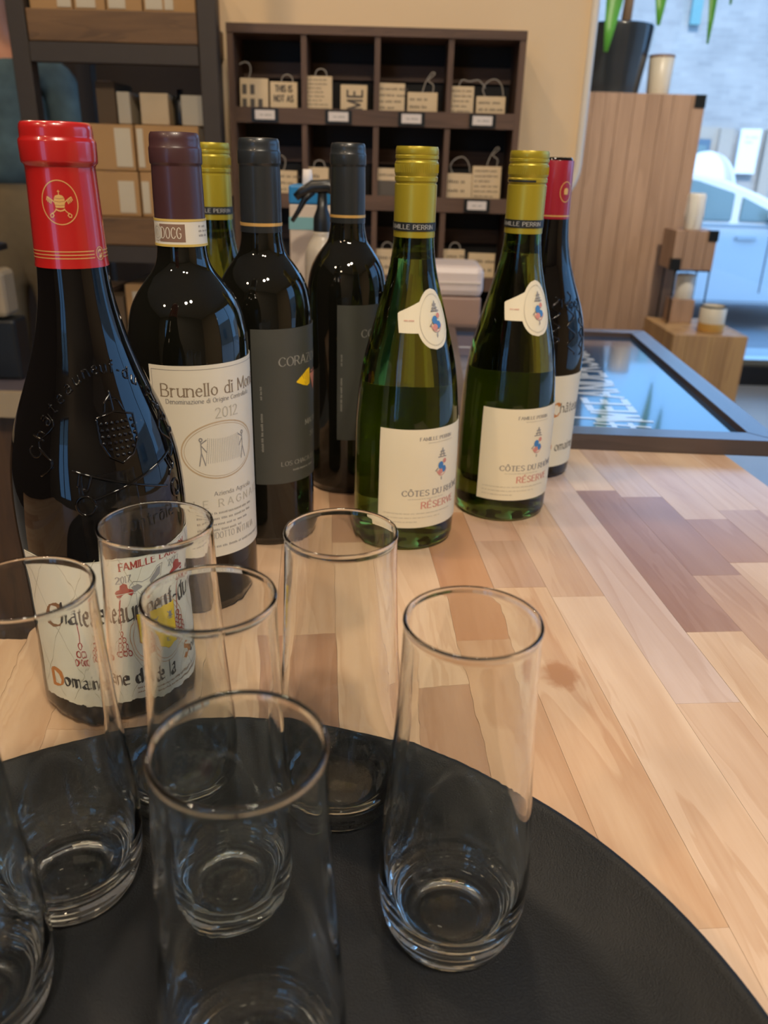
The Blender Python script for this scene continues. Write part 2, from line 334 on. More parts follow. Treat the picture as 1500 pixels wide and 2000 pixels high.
# ------------------------------------------------------------------ broad-nib lettering
GL = {
'A': (6, '0,0 3,7.5 6,0|1.2,2.5 4.8,2.5'), 'B': (5, '0,0 0,7.5 3,7.5 4.2,6.6 4.2,5 3,4 0,4|3,4 4.8,3 4.8,1 3.4,0 0,0'),
'C': (5.6, '5.5,6 4.5,7.2 3,7.5 1.2,6.6 .2,4.8 0,3.5 .5,1.6 1.8,.3 3.2,0 4.6,.4 5.6,1.6'), 'D': (5.4, '0,0 0,7.5 2.5,7.5 4.6,6.4 5.4,4 4.6,1.2 2.6,0 0,0'),
'E': (4.6, '4.5,7.5 0,7.5 0,0 4.6,0|0,4 3.5,4'), 'F': (4.3, '4.5,7.5 0,7.5 0,0|0,4 3.5,4'), 'G': (5.8, '5.5,6 4.5,7.2 3,7.5 1.2,6.6 .2,4.8 0,3.5 .5,1.6 1.8,.3 3.2,0 4.6,.4 5.6,1.6 5.6,3.4 3.8,3.4'),
'H': (5, '0,0 0,7.5|5,0 5,7.5|0,4 5,4'), 'I': (0.6, '.3,0 .3,7.5'), 'L': (4.4, '0,7.5 0,0 4.4,0'), 'M': (6.4, '0,0 0,7.5 3.2,1 6.4,7.5 6.4,0'),
'N': (5.2, '0,0 0,7.5 5.2,0 5.2,7.5'), 'O': (6, '3,7.5 1.2,6.8 .1,5 0,3.5 .5,1.5 1.8,.2 3,0 4.3,.3 5.6,1.6 6,3.6 5.6,5.6 4.4,7.1 3,7.5'),
'P': (4.6, '0,0 0,7.5 3,7.5 4.5,6.4 4.5,4.8 3,3.6 0,3.6'), 'R': (5, '0,0 0,7.5 3,7.5 4.4,6.4 4.4,4.8 3,3.6 0,3.6|2.4,3.6 5,0'),
'S': (4.7, '4.4,6.4 3.2,7.5 1.6,7.5 .4,6.5 .4,5 1.6,4.1 3.4,3.4 4.6,2.4 4.6,1.1 3.2,0 1.4,0 .1,1.2'), 'T': (5.2, '2.6,0 2.6,7.5|0,7.5 5.2,7.5'),
'U': (5, '0,7.5 0,2 1,.3 2.6,0 4.2,.4 5,2 5,7.5'), 'V': (5.4, '0,7.5 2.7,0 5.4,7.5'), 'W': (7, '0,7.5 1.8,0 3.5,6 5.2,0 7,7.5'), 'Z': (5.2, '0,7.5 5,7.5 0,0 5.2,0'), 'K': (5, '0,0 0,7.5|4.8,7.5 0,3.4|1.6,4.6 5,0'),
'a': (4, '.6,4.4 2,5 3.4,4.4 3.5,3 3.5,.6 4.2,0|3.5,3 1,2.6 0,1.4 .8,.1 2.2,.1 3.5,1.2'), 'b': (4, '0,7.5 0,0 2.4,0 3.8,1.2 4,2.8 3,4.6 1.6,5 0,4'),
'c': (3.4, '3.6,4.2 2.2,5 .8,4.2 0,2.6 .6,.8 2,0 3.6,.8'), 'd': (3.9, '3.8,7.5 3.8,0|3.8,4 2.4,5 .8,4.4 0,2.6 .6,.6 2,0 3.8,1'),
'e': (3.6, '.2,2.8 3.7,2.8 3.3,4.4 2,5 .7,4.2 0,2.4 .7,.6 2.1,0 3.6,.8'), 'f': (2.8, '3.2,7.2 2,7.5 1.2,6.4 1.2,0|0,5 2.8,5'),
'g': (3.9, '3.8,5 3.8,-1.2 2.6,-2.4 .6,-2|3.8,4 2.4,5 .8,4.4 0,2.6 .6,.6 2,0 3.8,1'), 'h': (3.9, '0,0 0,7.5|0,3.8 1.8,5 3.4,4.6 3.8,3.4 3.8,0'),
'i': (.6, '.3,0 .3,5|.3,6.5 .3,7'), 'l': (.6, '.3,0 .3,7.5'), 'm': (5.8, '0,0 0,5|0,3.8 1.6,5 2.8,4.4 2.8,0|2.8,3.8 4.4,5 5.6,4.4 5.6,0'),
'n': (3.9, '0,0 0,5|0,3.8 1.8,5 3.4,4.6 3.8,3.4 3.8,0'), 'o': (4, '2,5 .6,4.2 0,2.5 .6,.7 2,0 3.4,.7 4,2.5 3.4,4.3 2,5'),
'p': (4, '0,5 0,-2.5|0,4 1.6,5 3,4.6 4,2.8 3.8,1.2 2.4,0 0,.8'), 'r': (2.6, '0,0 0,5|0,3.6 1.4,4.9 2.6,4.7'), 's': (3, '2.9,4.4 1.6,5 .4,4.4 .5,3.2 2.4,2.2 2.8,1 1.6,0 .1,.7'),
't': (2.5, '1.1,7 1.1,.8 1.8,0 2.6,.3|0,5 2.5,5'), 'u': (3.9, '0,5 0,1.2 .8,.1 2,.1 3.8,1.4|3.8,5 3.8,0'), 'z': (3.4, '0,5 3.4,5 0,0 3.4,0'),
'0': (4, '2,7.5 .5,6.4 0,3.8 .5,1 2,0 3.5,1 4,3.8 3.5,6.5 2,7.5'), '1': (1.6, '0,6.4 1.3,7.5 1.3,0'), '2': (4, '.1,6 1,7.2 2.4,7.4 3.7,6.2 3.4,4.4 0,0 4.2,0'), '7': (4, '0,7.5 4.2,7.5 1.4,0'),
'-': (2.2, '.2,2.6 2.2,2.6'), '#': (5.4, '1,0 2.4,7.5|3.4,0 4.8,7.5|-.2,2.4 5.6,2.4|0,5 5.8,5'), '.': (.8, '.3,0 .3,.4'), ' ': (2, '')}
ACC = {'â': ('a', '.8,6 2,7.2 3.2,6'), 'ç': ('c', '2,0 2.4,-1 1.4,-2'), 'Ç': ('C', '3,0 3.4,-1 2.2,-2'), 'Ô': ('O', '1.8,8.6 3,9.8 4.2,8.6'), 'É': ('E', '1.8,8.6 3.2,9.8'), 'ô': ('o', '.8,6 2,7.2 3.2,6'), 'é': ('e', '1.4,6 2.8,7.4'), 'î': ('i', '-.8,6 .3,7.2 1.4,6')}
def glyph(ch):
    extra = ''
    if ch in ACC: ch, extra = ACC[ch]
    w, s = GL.get(ch, GL[' '])
    pl = [[tuple(map(float, q.split(','))) for q in part.split()] for part in (s+('|'+extra if extra else '')).split('|') if part]
    return w, pl
def layout(text, h, x0=0, y0=0, gap=1.5, sx=1.0, rot=0):
    """polylines of a text line; h = cap height"""
    k = h/7.5; x = 0; out = []; c, s = math.cos(rot), math.sin(rot)
    for ch in text:
        w, pl = glyph(ch)
        for p in pl: out.append([((x+a*sx)*k, b*k) for a, b in p])
        x += w*sx+gap
    width = (x-gap)*k
    return [[(x0+a*c-b*s, y0+a*s+b*c) for a, b in p] for p in out], width
def nib_quads(pls, nib, ang=0, thin=.12, serif=0, step=None):
    q = []; nx, ny = nib/2*math.cos(ang), nib/2*math.sin(ang)
    def seg(a, b):
        L = math.dist(a, b); n = max(1, int(L/step)) if step else 1
        for i in range(n):
            p = (a[0]+(b[0]-a[0])*i/n, a[1]+(b[1]-a[1])*i/n); r = (a[0]+(b[0]-a[0])*(i+1)/n, a[1]+(b[1]-a[1])*(i+1)/n)
            q.append([(p[0]-nx, p[1]-ny), (p[0]+nx, p[1]+ny), (r[0]+nx, r[1]+ny), (r[0]-nx, r[1]-ny)])
            d = (r[0]-p[0], r[1]-p[1]); l = math.hypot(*d) or 1; t = thin*nib; px, py = -d[1]/l*t, d[0]/l*t; ex, ey = d[0]/l*t, d[1]/l*t
            q.append([(p[0]-px-ex, p[1]-py-ey), (p[0]+px-ex, p[1]+py-ey), (r[0]+px+ex, r[1]+py+ey), (r[0]-px+ex, r[1]-py+ey)])
    for p in pls:
        for a, b in zip(p, p[1:]): seg(a, b)
        if serif:
            for e, nb in ((p[0], p[1]), (p[-1], p[-2])):
                if abs(e[0]-nb[0]) < .3*abs(e[1]-nb[1]): seg((e[0]-serif, e[1]), (e[0]+serif, e[1]))
    return q
def line_quads(pls, w, step=None): return nib_quads(pls, w, 0, .5, step=step) if False else thick(pls, w, step)
def thick(pls, w, step=None):
    q = []
    for p in pls:
        for a, b in zip(p, p[1:]):
            L = math.dist(a, b); n = max(1, int(L/step)) if step else 1
            if L < 1e-9: continue
            d = ((b[0]-a[0])/L, (b[1]-a[1])/L); px, py = -d[1]*w/2, d[0]*w/2; ex, ey = d[0]*w*.3, d[1]*w*.3
            for i in range(n):
                u = (a[0]+(b[0]-a[0])*i/n, a[1]+(b[1]-a[1])*i/n); v = (a[0]+(b[0]-a[0])*(i+1)/n, a[1]+(b[1]-a[1])*(i+1)/n)
                q.append([(u[0]-px-ex, u[1]-py-ey), (u[0]+px-ex, u[1]+py-ey), (v[0]+px+ex, v[1]+py+ey), (v[0]-px+ex, v[1]-py+ey)])
    return q
def ellipse(cx, cy, rx, ry, n=40, a0=0, a1=360):
    return [(cx+rx*math.cos(R(a0+(a1-a0)*i/n)), cy+ry*math.sin(R(a0+(a1-a0)*i/n))) for i in range(n+1)]
def poly_quads(pts, nx=8, ny=8):
    """fill a polygon with small cells (horizontal strips)"""
    ys = [p[1] for p in pts]; y0, y1 = min(ys), max(ys); q = []
    N = ny*3
    def xs(y):
        r = []
        for a, b in zip(pts, pts[1:]+pts[:1]):
            if (a[1] <= y) != (b[1] <= y): r.append(a[0]+(y-a[1])/(b[1]-a[1])*(b[0]-a[0]))
        return sorted(r)
    for i in range(N):
        ya = y0+(y1-y0)*i/N; yb = y0+(y1-y0)*(i+1)/N; e = (yb-ya)*1e-3
        A, B = xs(ya+e), xs(yb-e)
        if len(A) == len(B):
            for j in range(0, len(A)-1, 2):
                for k in range(nx):
                    f0, f1 = k/nx, (k+1)/nx
                    q.append([(A[j]+(A[j+1]-A[j])*f0, ya), (A[j]+(A[j+1]-A[j])*f1, ya), (B[j]+(B[j+1]-B[j])*f1, yb), (B[j]+(B[j+1]-B[j])*f0, yb)])
    return q
def bars(text_len_list, x0, y0, dy, h, seed=1):
    """illegible fine print: rows of small word-like dashes"""
    rnd = random.Random(seed); q = []
    for i, L in enumerate(text_len_list):
        x = x0; y = y0-i*dy
        while x < x0+L:
            w = rnd.uniform(.6, 2.2)*h*1.6
            c = x
            while c < x+w:
                q.append([(c, y), (c+h*.35, y), (c+h*.35, y+h*rnd.choice([.7, .7, 1])), (c, y+h*.7)]); c += h*.62
            x += w+h*.8
    return q

class Bottle:
    def __init__(s, name, label, x, y, prof, m, group=None, smooth=True, tilt=None):
        s.o = thing(name, label, 'bottle', (x, y, 0), 0, group)
        s.prof = prof; s.face = math.atan2(-y, -x); s.m = m
    def rad(s, z):
        P = s.prof
        for a, b in zip(P, P[1:]):
            if a[1] <= z <= b[1] and b[1] > a[1]: return a[0]+(b[0]-a[0])*(z-a[1])/(b[1]-a[1])
        return P[0][0] if z < P[0][1] else P[-1][0]
    def pt(s, phi, z, eps=0):
        a = s.face+R(phi); r = s.rad(z)+eps; return Vector((r*math.cos(a), r*math.sin(a), z))
    def quads(s, name, q, m, parent, phi0, z0, Rr, eps):
        """q in metres on the unrolled surface"""
        vs, fs = [], []
        for quad in q:
            b = len(vs)
            for x, y in quad: vs.append(s.pt(phi0+math.degrees(x/Rr), z0+y, eps))
            fs.append((b, b+1, b+2, b+3))
        return mesh(name, vs, fs, m, parent)
    def patch(s, name, m, parent, p0, p1, zlo, zhi, eps, n=48, nz=10, shape=None):
        """label patch with a thickness; zlo, zhi may be functions of phi"""
        vs, fs = [], []
        for e in (eps, eps-.00022):
            for i in range(n+1):
                ph = p0+(p1-p0)*i/n
                a = zlo(ph) if callable(zlo) else zlo; b = zhi(ph) if callable(zhi) else zhi
                for j in range(nz+1): vs.append(s.pt(ph, a+(b-a)*j/nz, e))
        K = (n+1)*(nz+1)
        for i in range(n):
            for j in range(nz):
                a = i*(nz+1)+j; fs.append((a, a+nz+1, a+nz+2, a+1)); fs.append((K+a, K+a+1, K+a+nz+2, K+a+nz+1))
        for i in range(n):
            for j in (0, nz):
                a = i*(nz+1)+j; b = a+nz+1; fs.append((a, b, K+b, K+a))
        for j in range(nz):
            for i in (0, n):
                a = i*(nz+1)+j; fs.append((a, a+1, K+a+1, K+a))
        o = mesh(name, vs, fs, m, parent, True); o.data.set_sharp_from_angle(angle=R(40)); return o
    def tubes(s, name, pls, r, m, parent, f, seg=5):
        vs, fs = [], []
        for p in pls:
            if len(p) < 2: continue
            pts = []
            for a, b in zip(p, p[1:]):
                k = max(1, int(math.dist(a, b)/.0025)) if f is None else max(1, int(math.dist(a, b)/.8))
                for i in range(k): pts.append((a[0]+(b[0]-a[0])*i/k, a[1]+(b[1]-a[1])*i/k))
            pts.append(p[-1])
            tube_vf([s.pt(*(f(q) if f else q), 0.0) for q in pts], r, seg, vs, fs)
        return mesh(name, vs, fs, m, parent, True)

# =================================================================== SETTING
def wallbox(name, *a, m='wall', **k): return struct(box(name, *a, m, **k))
wallbox('floor', -3.2, 3.0, -2.7, 4.78, -1.0, -.9, m='floor')
wallbox('ceiling', -3.2, 3.0, -2.7, 4.9, 2.0, 2.1, m='ceil')
wallbox('wall_left', -3.3, -3.2, -2.7, 4.9, -1.0, 2.1, m='dark_wall')
for nm, a in (('wall_near_left', (-3.2, -2.1, -2.8, -2.7, -1.0, 2.1)), ('wall_near', (-1.1, 3.0, -2.8, -2.7, -1.0, 2.1)), ('wall_near_above_window', (-2.1, -1.1, -2.8, -2.7, 1.6, 2.1)), ('wall_near_below_window', (-2.1, -1.1, -2.8, -2.7, -1.0, -.5))):
    wallbox(nm, *a, m='near_wall')
wallbox('sun_blocking_roof', -4.5, 3.0, -6.6, -2.8, 2.0, 2.1, m='ceil')  # unseen roof, added to keep the sun out of the rear window
w3 = struct(box('window_3', -2.1, -1.1, -2.76, -2.754, -.5, 1.6, 'winpane'))
for x in (-2.1, -1.62, -1.15): box('window_frame', x, x+.05, -2.79, -2.72, -.5, 1.6, 'winframe', w3)
wallbox('wall_far', -3.2, .42, 3.7, 3.8, -.9, 2.0, m='dark_wall')
wallbox('wall_return', .32, .42, 3.8, 4.9, -.9, 2.0, m='wall')
# right wall with a wide shop window
for nm, a in (('wall_right', (2.9, 3.0, -2.7, -.2, -.9, 2.0)), ('wall_right_below_window', (2.9, 3.0, -.2, 4.78, -.9, -.55)), ('wall_right_above_window', (2.9, 3.0, -.2, 4.78, 1.75, 2.0))):
    wallbox(nm, *a)
w1 = struct(box('window_1', 2.94, 2.946, -.2, 4.78, -.55, 1.75, 'winpane'))
for y in (-.2, 1.45, 3.1, 4.74): box('window_frame', 2.92, 2.97, y, y+.05, -.55, 1.75, 'winframe', w1)
# front shop window, low black frame at the floor
w2 = struct(box('window_2', .42, 2.9, 4.80, 4.806, -.80, 1.9, 'winpane'))
for x in (.42, 2.84): box('window_frame', x, x+.06, 4.77, 4.84, -.9, 1.9, 'winframe', w2)
box('window_frame', .42, 2.9, 4.76, 4.84, -.9, -.79, 'winframe', w2)
box('window_frame', .42, 2.9, 4.76, 4.84, 1.9, 2.0, 'winframe', w2)
box('window_sill', .42, 2.9, 4.80, 4.90, -.79, -.755, 'signw', w2)
# cream partition panel with a rounded lower corner, behind the pigeonholes
def partition():
    x0, x1, zb, zt, y0, y1 = -.372, .412, .205, 2.0, 1.952, 1.99
    pts = [(x0, zb), (x1-.075, zb)]+[(x1-.075+.075*math.sin(R(a)), zb+.085-.085*math.cos(R(a))) for a in range(10, 91, 10)]+[(x1, zt), (x0, zt)]
    bm = bmesh.new(); f = bm.faces.new([bm.verts.new((x, y0, z)) for x, z in pts])
    r = bmesh.ops.extrude_face_region(bm, geom=[f])
    for v in r['geom']:
        if isinstance(v, bmesh.types.BMVert): v.co.y = y1
    o = struct(fromb('wall_partition', bm, 'wall'))
    # rounded edge; its lighter colour stands in for light on the bevel
    ep = [(x1-.075+.075*math.sin(R(a)), zb+.085-.085*math.cos(R(a))) for a in range(0, 91, 9)]+[(x1, zt)]
    t = tube('edge_bevel', [(x-.004, y0-.002, z) for x, z in ep], .0085, 'wall_edge', o, 10)
partition()

# =================================================================== OUTSIDE
tag(box('pavement', -6, 14, 4.95, 6.1, -1.05, -.95, 'walk'), 'pale concrete pavement outside the shop window', 'pavement')
tag(box('street', -25, 30, 6.1, 13.5, -1.15, -1.09, 'road'), 'pale asphalt street under the parked white car', 'street')
tag(box('far_pavement', -25, 30, 13.5, 16.0, -1.12, -1.0, 'walk'), 'concrete pavement in front of the brick building across the street', 'pavement')
tag(box('side_yard', 3.02, 11.95, -8, 4.9, -1.15, -1.0, 'walk'), 'paved ground beside the shop, beyond its right window', 'pavement')
bld = thing('brick_building', 'pale brick building across the street with domed awning over its door', 'building', (6, 16, -1.0))
box('wall', -30, 24, 0, .4, 0, 4.35, 'brick', bld)
box('doorway', -1.6, -.20, -.06, 0, 0, 1.95, 'tan', bld)
d = box('entrance_door', -.85, -.35, -.10, -.06, .02, 1.75, 'doorout', bld)
box('door_pane', -.78, -.42, -.115, -.10, .6, 1.65, 'carglass', d)
box('stone_pilaster', -.22, .02, -.14, 0, 0, 1.93, 'tan', bld); box('stone_pilaster', .62, .80, -.14, 0, 0, 1.93, 'tan', bld)
sb_ = thing('reflection_building', 'unseen pale building added beyond the right window to break up blue reflections', 'building', (12, -3, -1.0))  # added out of view so bottles mirror less plain blue sky
box('wall', 0, .5, -6, 7.5, 0, 3.6, 'tan', sb_)
for i in range(3):
    f = box('window', -.05, 0, -4+i*3.2, -2.4+i*3.2, 1.0, 2.6, 'doorout', sb_); box('pane', -.06, -.05, -3.9+i*3.2, -2.5+i*3.2, 1.1, 2.5, 'carglass', f)
def dome_awning():
    vs0 = []; n = 8; a = thing('domed_awning', 'white and lilac striped domed awning above the building entrance', 'awning', (5.62, 15.845, -.06))
    r, h, dp = .56, .62, .50
    for k in range(n):
        vs, fs = [], []
        for i in range(4):
            A = R(180+180*(k+i/3)/n)
            for j in range(7):
                B = R(90*j/6); vs.append((r*math.cos(A)*math.cos(B), dp*math.sin(A)*math.cos(B), h*math.sin(B)))
        for i in range(3):
            for j in range(6): q = i*7+j; fs.append((q, q+7, q+8, q+1))
        o = mesh('canvas_gore', vs, fs, 'awn1' if k < 5 or k == 6 else 'awn2', a, True)
    tube('frame_hoop', [(r*math.cos(R(180+180*i/16)), dp*math.sin(R(180+180*i/16)), 0) for i in range(17)], .015, 'alloy', a)
dome_awning()
sg = tag(box('wall_sign', 6.14, 6.50, 15.85, 15.94, .20, .93, 'signw'), 'upright white notice panel beside the building entrance', 'sign')
q = bars([.16, .12], 0, 0, .08, .035, 3)
mesh('print_lines', [(6.24+x, 15.848, .78+y) for s in q for x, y in s], [tuple(range(4*i, 4*i+4)) for i in range(len(q))], 'greyink', sg)
tag(box('wall_plaque', 7.4, 7.9, 15.85, 15.98, 1.9, 2.15, 'packt'), 'small blue plaque high on the brick building', 'plaque')
dp = box('drainpipe', 4.95, 5.12, 15.88, 15.98, 2.5, 3.3, 'packt'); tag(dp, 'light blue downpipe on the brick wall above the awning', 'pipe')

def car():
    c = thing('parked_car', 'white car parked at the kerb, seen through the shop window', 'car', (.92, 7.5, -1.09))
    def ext(name, pts, y0, y1, m, bev=0.03, parent=c):
        bm = bmesh.new(); f = bm.faces.new([bm.verts.new((x, y0, z)) for x, z in pts]); r = bmesh.ops.extrude_face_region(bm, geom=[f])
        for v in r['geom']:
            if isinstance(v, bmesh.types.BMVert): v.co.y = y1
        if bev: bmesh.ops.bevel(bm, geom=bm.edges[:], offset=bev, segments=3, affect='EDGES')
        return fromb(name, bm, m, parent, True, angle=50)
    lower = [(0, .35), (.02, .75), (.12, .95), (3.55, .92), (4.45, .80), (4.58, .6), (4.55, .3), (4.15, .25), (4.05, .5), (3.85, .66), (3.6, .7), (3.35, .64), (3.18, .48), (3.1, .25), (1.35, .25), (1.27, .48), (1.1, .64), (.85, .7), (.6, .64), (.44, .48), (.36, .3)]
    ext('car_body', lower, 0, 1.8, 'carwhite')
    roof = [(.12, .93), (.3, 1.2), (.6, 1.33), (1.1, 1.37), (1.6, 1.355), (1.95, 1.29), (2.31, 1.165), (2.80, .93), (2.7, .9)]
    ext('car_roof', roof, .08, 1.72, 'carwhite', .025)
    for p in ([(.42, .95), (.55, 1.17), (.8, 1.28), (1.38, 1.305), (1.38, .95)], [(1.44, .95), (1.44, 1.305), (1.72, 1.275), (2.06, 1.18), (2.06, .95)], [(2.13, .95), (2.13, 1.155), (2.40, 1.04), (2.58, .95)]):
        ext('side_window', p, .055, .10, 'carglass', .01)
    ext('beltline_trim', [(.4, .915), (.4, .935), (3.1, .93), (3.1, .91)], -.012, .02, 'alloy', .003)
    for x in (1.41, 2.40): ext('door_seam', [(x, .35), (x+.008, .35), (x+.008, .92), (x, .92)], -.004, .01, 'tire', 0)
    for x in (1.14, 2.1): ext('door_handle', [(x, .80), (x, .83), (x+.18, .83), (x+.18, .80)], -.03, 0, 'alloy', .006)
    ext('wing_mirror', [(2.36, .96), (2.36, 1.06), (2.52, 1.04), (2.54, .97)], -.14, .04, 'carwhite', .02)
    for x in (.85, 3.6):
        w = lathe('wheel', [(0, -.1), (.33, -.1), (.345, -.06), (.345, .06), (.33, .1), (0, .1)], 'tire', c, 32, (x, .12, .345), 40, (R(90), 0, 0))
        lathe('hub_cap', [(0, .105), (.08, .12), (.2, .105), (.2, .09)], 'alloy', w, 20)
car()

# =================================================================== COUNTER (butcher block)
yaw = .09
cnt = thing('butcher_block_counter', 'long butcher-block wooden counter the bottles and tray stand on', 'counter', (0, 0, 0), yaw)
# local axes: x = across the strips (t), y = along the strips (s)
box('core', -.186, .449, -.105, 1.66, -.042, -.0022, 'glue', cnt); box('core', -.66, -.192, -.105, .459, -.042, -.0022, 'glue', cnt)
LIGHT = [(.64, .49, .37), (.62, .47, .35), (.655, .515, .40), (.61, .465, .355), (.63, .49, .39), (.65, .50, .37), (.59, .43, .31)]
DARK = [(.36, .225, .17), (.42, .27, .195), (.48, .33, .245)]
PINK = (.57, .455, .41)
rows = {}
# explicit joints (along s) and tones for the rows in view, keyed by the row's left t
rows[.411] = [(-.105, None), (.30, None), (.62, None), (.98, None), (1.3, None)]
rows[.371] = [(-.105, None), (.22, (.60, .45, .34)), (.50, DARK[2]), (.66, None), (1.05, None), (1.4, None)]
rows[.331] = [(-.105, LIGHT[1]), (.36, LIGHT[3]), (.555, DARK[1]), (.64, LIGHT[4]), (.93, None), (1.25, None)]
rows[.291] = [(-.105, LIGHT[0]), (.31, DARK[2]), (.5345, DARK[0]), (.693, PINK), (1.0, None), (1.33, None)]
rows[.251] = [(-.105, LIGHT[5]), (.4538, DARK[0]), (.710, LIGHT[2]), (.95, None), (1.28, None)]
rows[.211] = [(-.105, LIGHT[0]), (.05, (.60, .45, .34)), (.3766, PINK), (.86, LIGHT[3]), (1.2, None)]
rows[.171] = [(-.105, LIGHT[2]), (.18, LIGHT[0]), (.505, (.54, .38, .27)), (.80, LIGHT[4]), (1.12, None)]
rows[.131] = [(-.105, LIGHT[1]), (.227, (.61, .44, .30)), (.52, DARK[2]), (.60, (.52, .34, .24)), (.9, None), (1.2, None)]
rows[.091] = [(-.105, LIGHT[0]), (.12, LIGHT[6]), (.45, (.50, .30, .19)), (.66, LIGHT[4]), (1.0, None)]
rows[.051] = [(-.105, LIGHT[5]), (.28, DARK[2]), (.40, LIGHT[2]), (.68, DARK[1]), (.98, None)]
rows[.011] = [(-.105, LIGHT[5]), (.33, LIGHT[1]), (.60, DARK[2]), (.78, LIGHT[0]), (1.1, None)]
rows[-.029] = [(-.105, LIGHT[2]), (.30, DARK[1]), (.46, LIGHT[6]), (.74, None)]
rows[-.069] = [(-.105, LIGHT[5]), (.36, LIGHT[1]), (.66, DARK[2]), (1.0, None)]
rows[-.109] = [(-.105, LIGHT[3]), (.32, LIGHT[0]), (.62, None)]
rows[-.149] = [(-.105, LIGHT[0]), (.37, LIGHT[6]), (.62, None), (1.0, None)]
rows[-.189] = [(-.105, LIGHT[3]), (.34, LIGHT[1]), (.70, None), (1.05, None)]
for k in range(1, 12): rows[round(-.189-.04*k, 3)] = [(-.105, None), (random.uniform(.0, .1), None), (random.uniform(.25, .38), None)]
unit = {}
def plank(t0, s0, s1, col, km=False):
    w, l = .0400, s1-s0; g = .00010
    key = (round(l, 4), km)
    bm = bmesh.new(); addbox(bm, g, w-g, g, l-g, -.040, 0)
    o = fromb('plank', bm, 'counter_k' if km else 'counter', cnt, loc=(t0, s0, -random.uniform(0, .00012)))
    o.color = (*col, 1)
    return o
for t0, js in rows.items():
    end = 1.66 if t0 > -.2 else .459
    js = [(s, c) for s, c in js if s < end-.05]
    for i, (s, c) in enumerate(js):
        e = js[i+1][0] if i+1 < len(js) else end
        if c is None: c = random.choice(LIGHT*3+DARK[1:]+[PINK])
        if t0 < .1: c = tuple(a*b for a, b in zip(c, (.90, .82, .72)))     # warmer light on the left strips is put into their colour
        km = (t0 == .131 and s == .227)
        o = plank(t0, s, e, c, km)
        if km:
            # knot position in the plank's own frame
            nd = [n for n in M['counter_k'].node_tree.nodes if n.type == 'VECT_MATH' and n.operation == 'DISTANCE'][0]
            nd.inputs[1].default_value = (.018, (.408-.227)*.8, 0)
box('apron', -.13, .40, -.05, 1.6, -.9, -.042, 'cab', cnt)

# =================================================================== SERVING TRAY
def tray():
    t = thing('serving_tray', 'round black rubber-lined serving tray carrying the empty glasses', 'tray', (-.0629, .1294, 0))
    pr = [(0, .0015), (.174, .0015), (.178, .0), (.1845, .0), (.1865, .003), (.2055, .0195), (.2085, .0200), (.2098, .0222), (.2085, .0243), (.2062, .0243), (.2045, .0228), (.1835, .0080), (.178, .0062), (.172, .0060), (0, .0060)]
    lathe('tray_pan', pr, 'tray', t, 160, angle=60)
tray()

# =================================================================== FLUTE GLASSES
def flute_mesh():
    out = [(0, .0022), (.012, .0018), (.0165, .0006), (.0195, 0), (.0218, .0006), (.0240, .0026), (.0247, .0040), (.0252, .0046), (.0260, .0062), (.0266, .0080), (.0268, .0088), (.0274, .0104), (.0279, .0128), (.0281, .0136), (.0286, .0165), (.0291, .0220), (.0294, .0285), (.0293, .0360), (.0288, .0450), (.0281, .0560), (.0270, .0700), (.0260, .0830), (.0251, .0990), (.0244, .1130), (.0239, .1260), (.0236, .1370), (.02352, .1415)]
    rim = [(.02352+.00052*math.sin(R(a))-.0000, .14215+.0010-.0010*math.cos(R(a))) for a in (20, 60, 100, 130)]
    rim = [(.0238, .1422), (.0239, .1430), (.0236, .1438), (.0231, .1440), (.0226, .1437), (.0224, .1429)]
    inn = [(.02252, .1415), (.0227, .1300), (.0232, .1160), (.0239, .1010), (.0248, .0850), (.0258, .0700), (.0268, .0560), (.0275, .0450), (.0278, .0360), (.0276, .0290), (.0268, .0220), (.0252, .0170), (.0225, .0132), (.0180, .0110), (.0110, .0102), (0, .0100)]
    vs, fs = lathe_vf(smoothprof(out, 3)+rim+smoothprof(inn, 3), 96); me = bpy.data.meshes.new('glass_bowl'); me.from_pydata(vs, [], fs)
    bm = bmesh.new(); bm.from_mesh(me); bmesh.ops.recalc_face_normals(bm, faces=bm.faces); bm.to_mesh(me); bm.free()
    me.materials.append(M['flute'])
    for p in me.polygons: p.use_smooth = True
    return me
fm = flute_mesh()
GLS = [(-.0955, .3057, 'stemless flute glass standing in front of the red-capped bottle\'s label, rear left of the tray'),
       (-.0176, .3030, 'stemless flute glass at the back of the tray, nearest the open wooden counter'),
       (-.0606, .2465, 'stemless flute glass in the middle of the tray, directly behind the front glass'),
       (.0312, .2352, 'stemless flute glass standing alone at the right side of the tray'),
       (-.0367, .1690, 'frontmost stemless flute glass, its base cut off by the bottom edge'),
       (-.1265, .2495, 'stemless flute glass at the left, its rim cut by the frame\'s left edge'),
       (-.1420, .1918, 'stemless flute glass in the lower left corner with only its right side showing')]
for x, y, lb in GLS:
    g = link('flute_glass', fm, None, None, (x, y, .0061)); tag(g, lb, 'glass', 'empty stemless flute glasses on the tray')

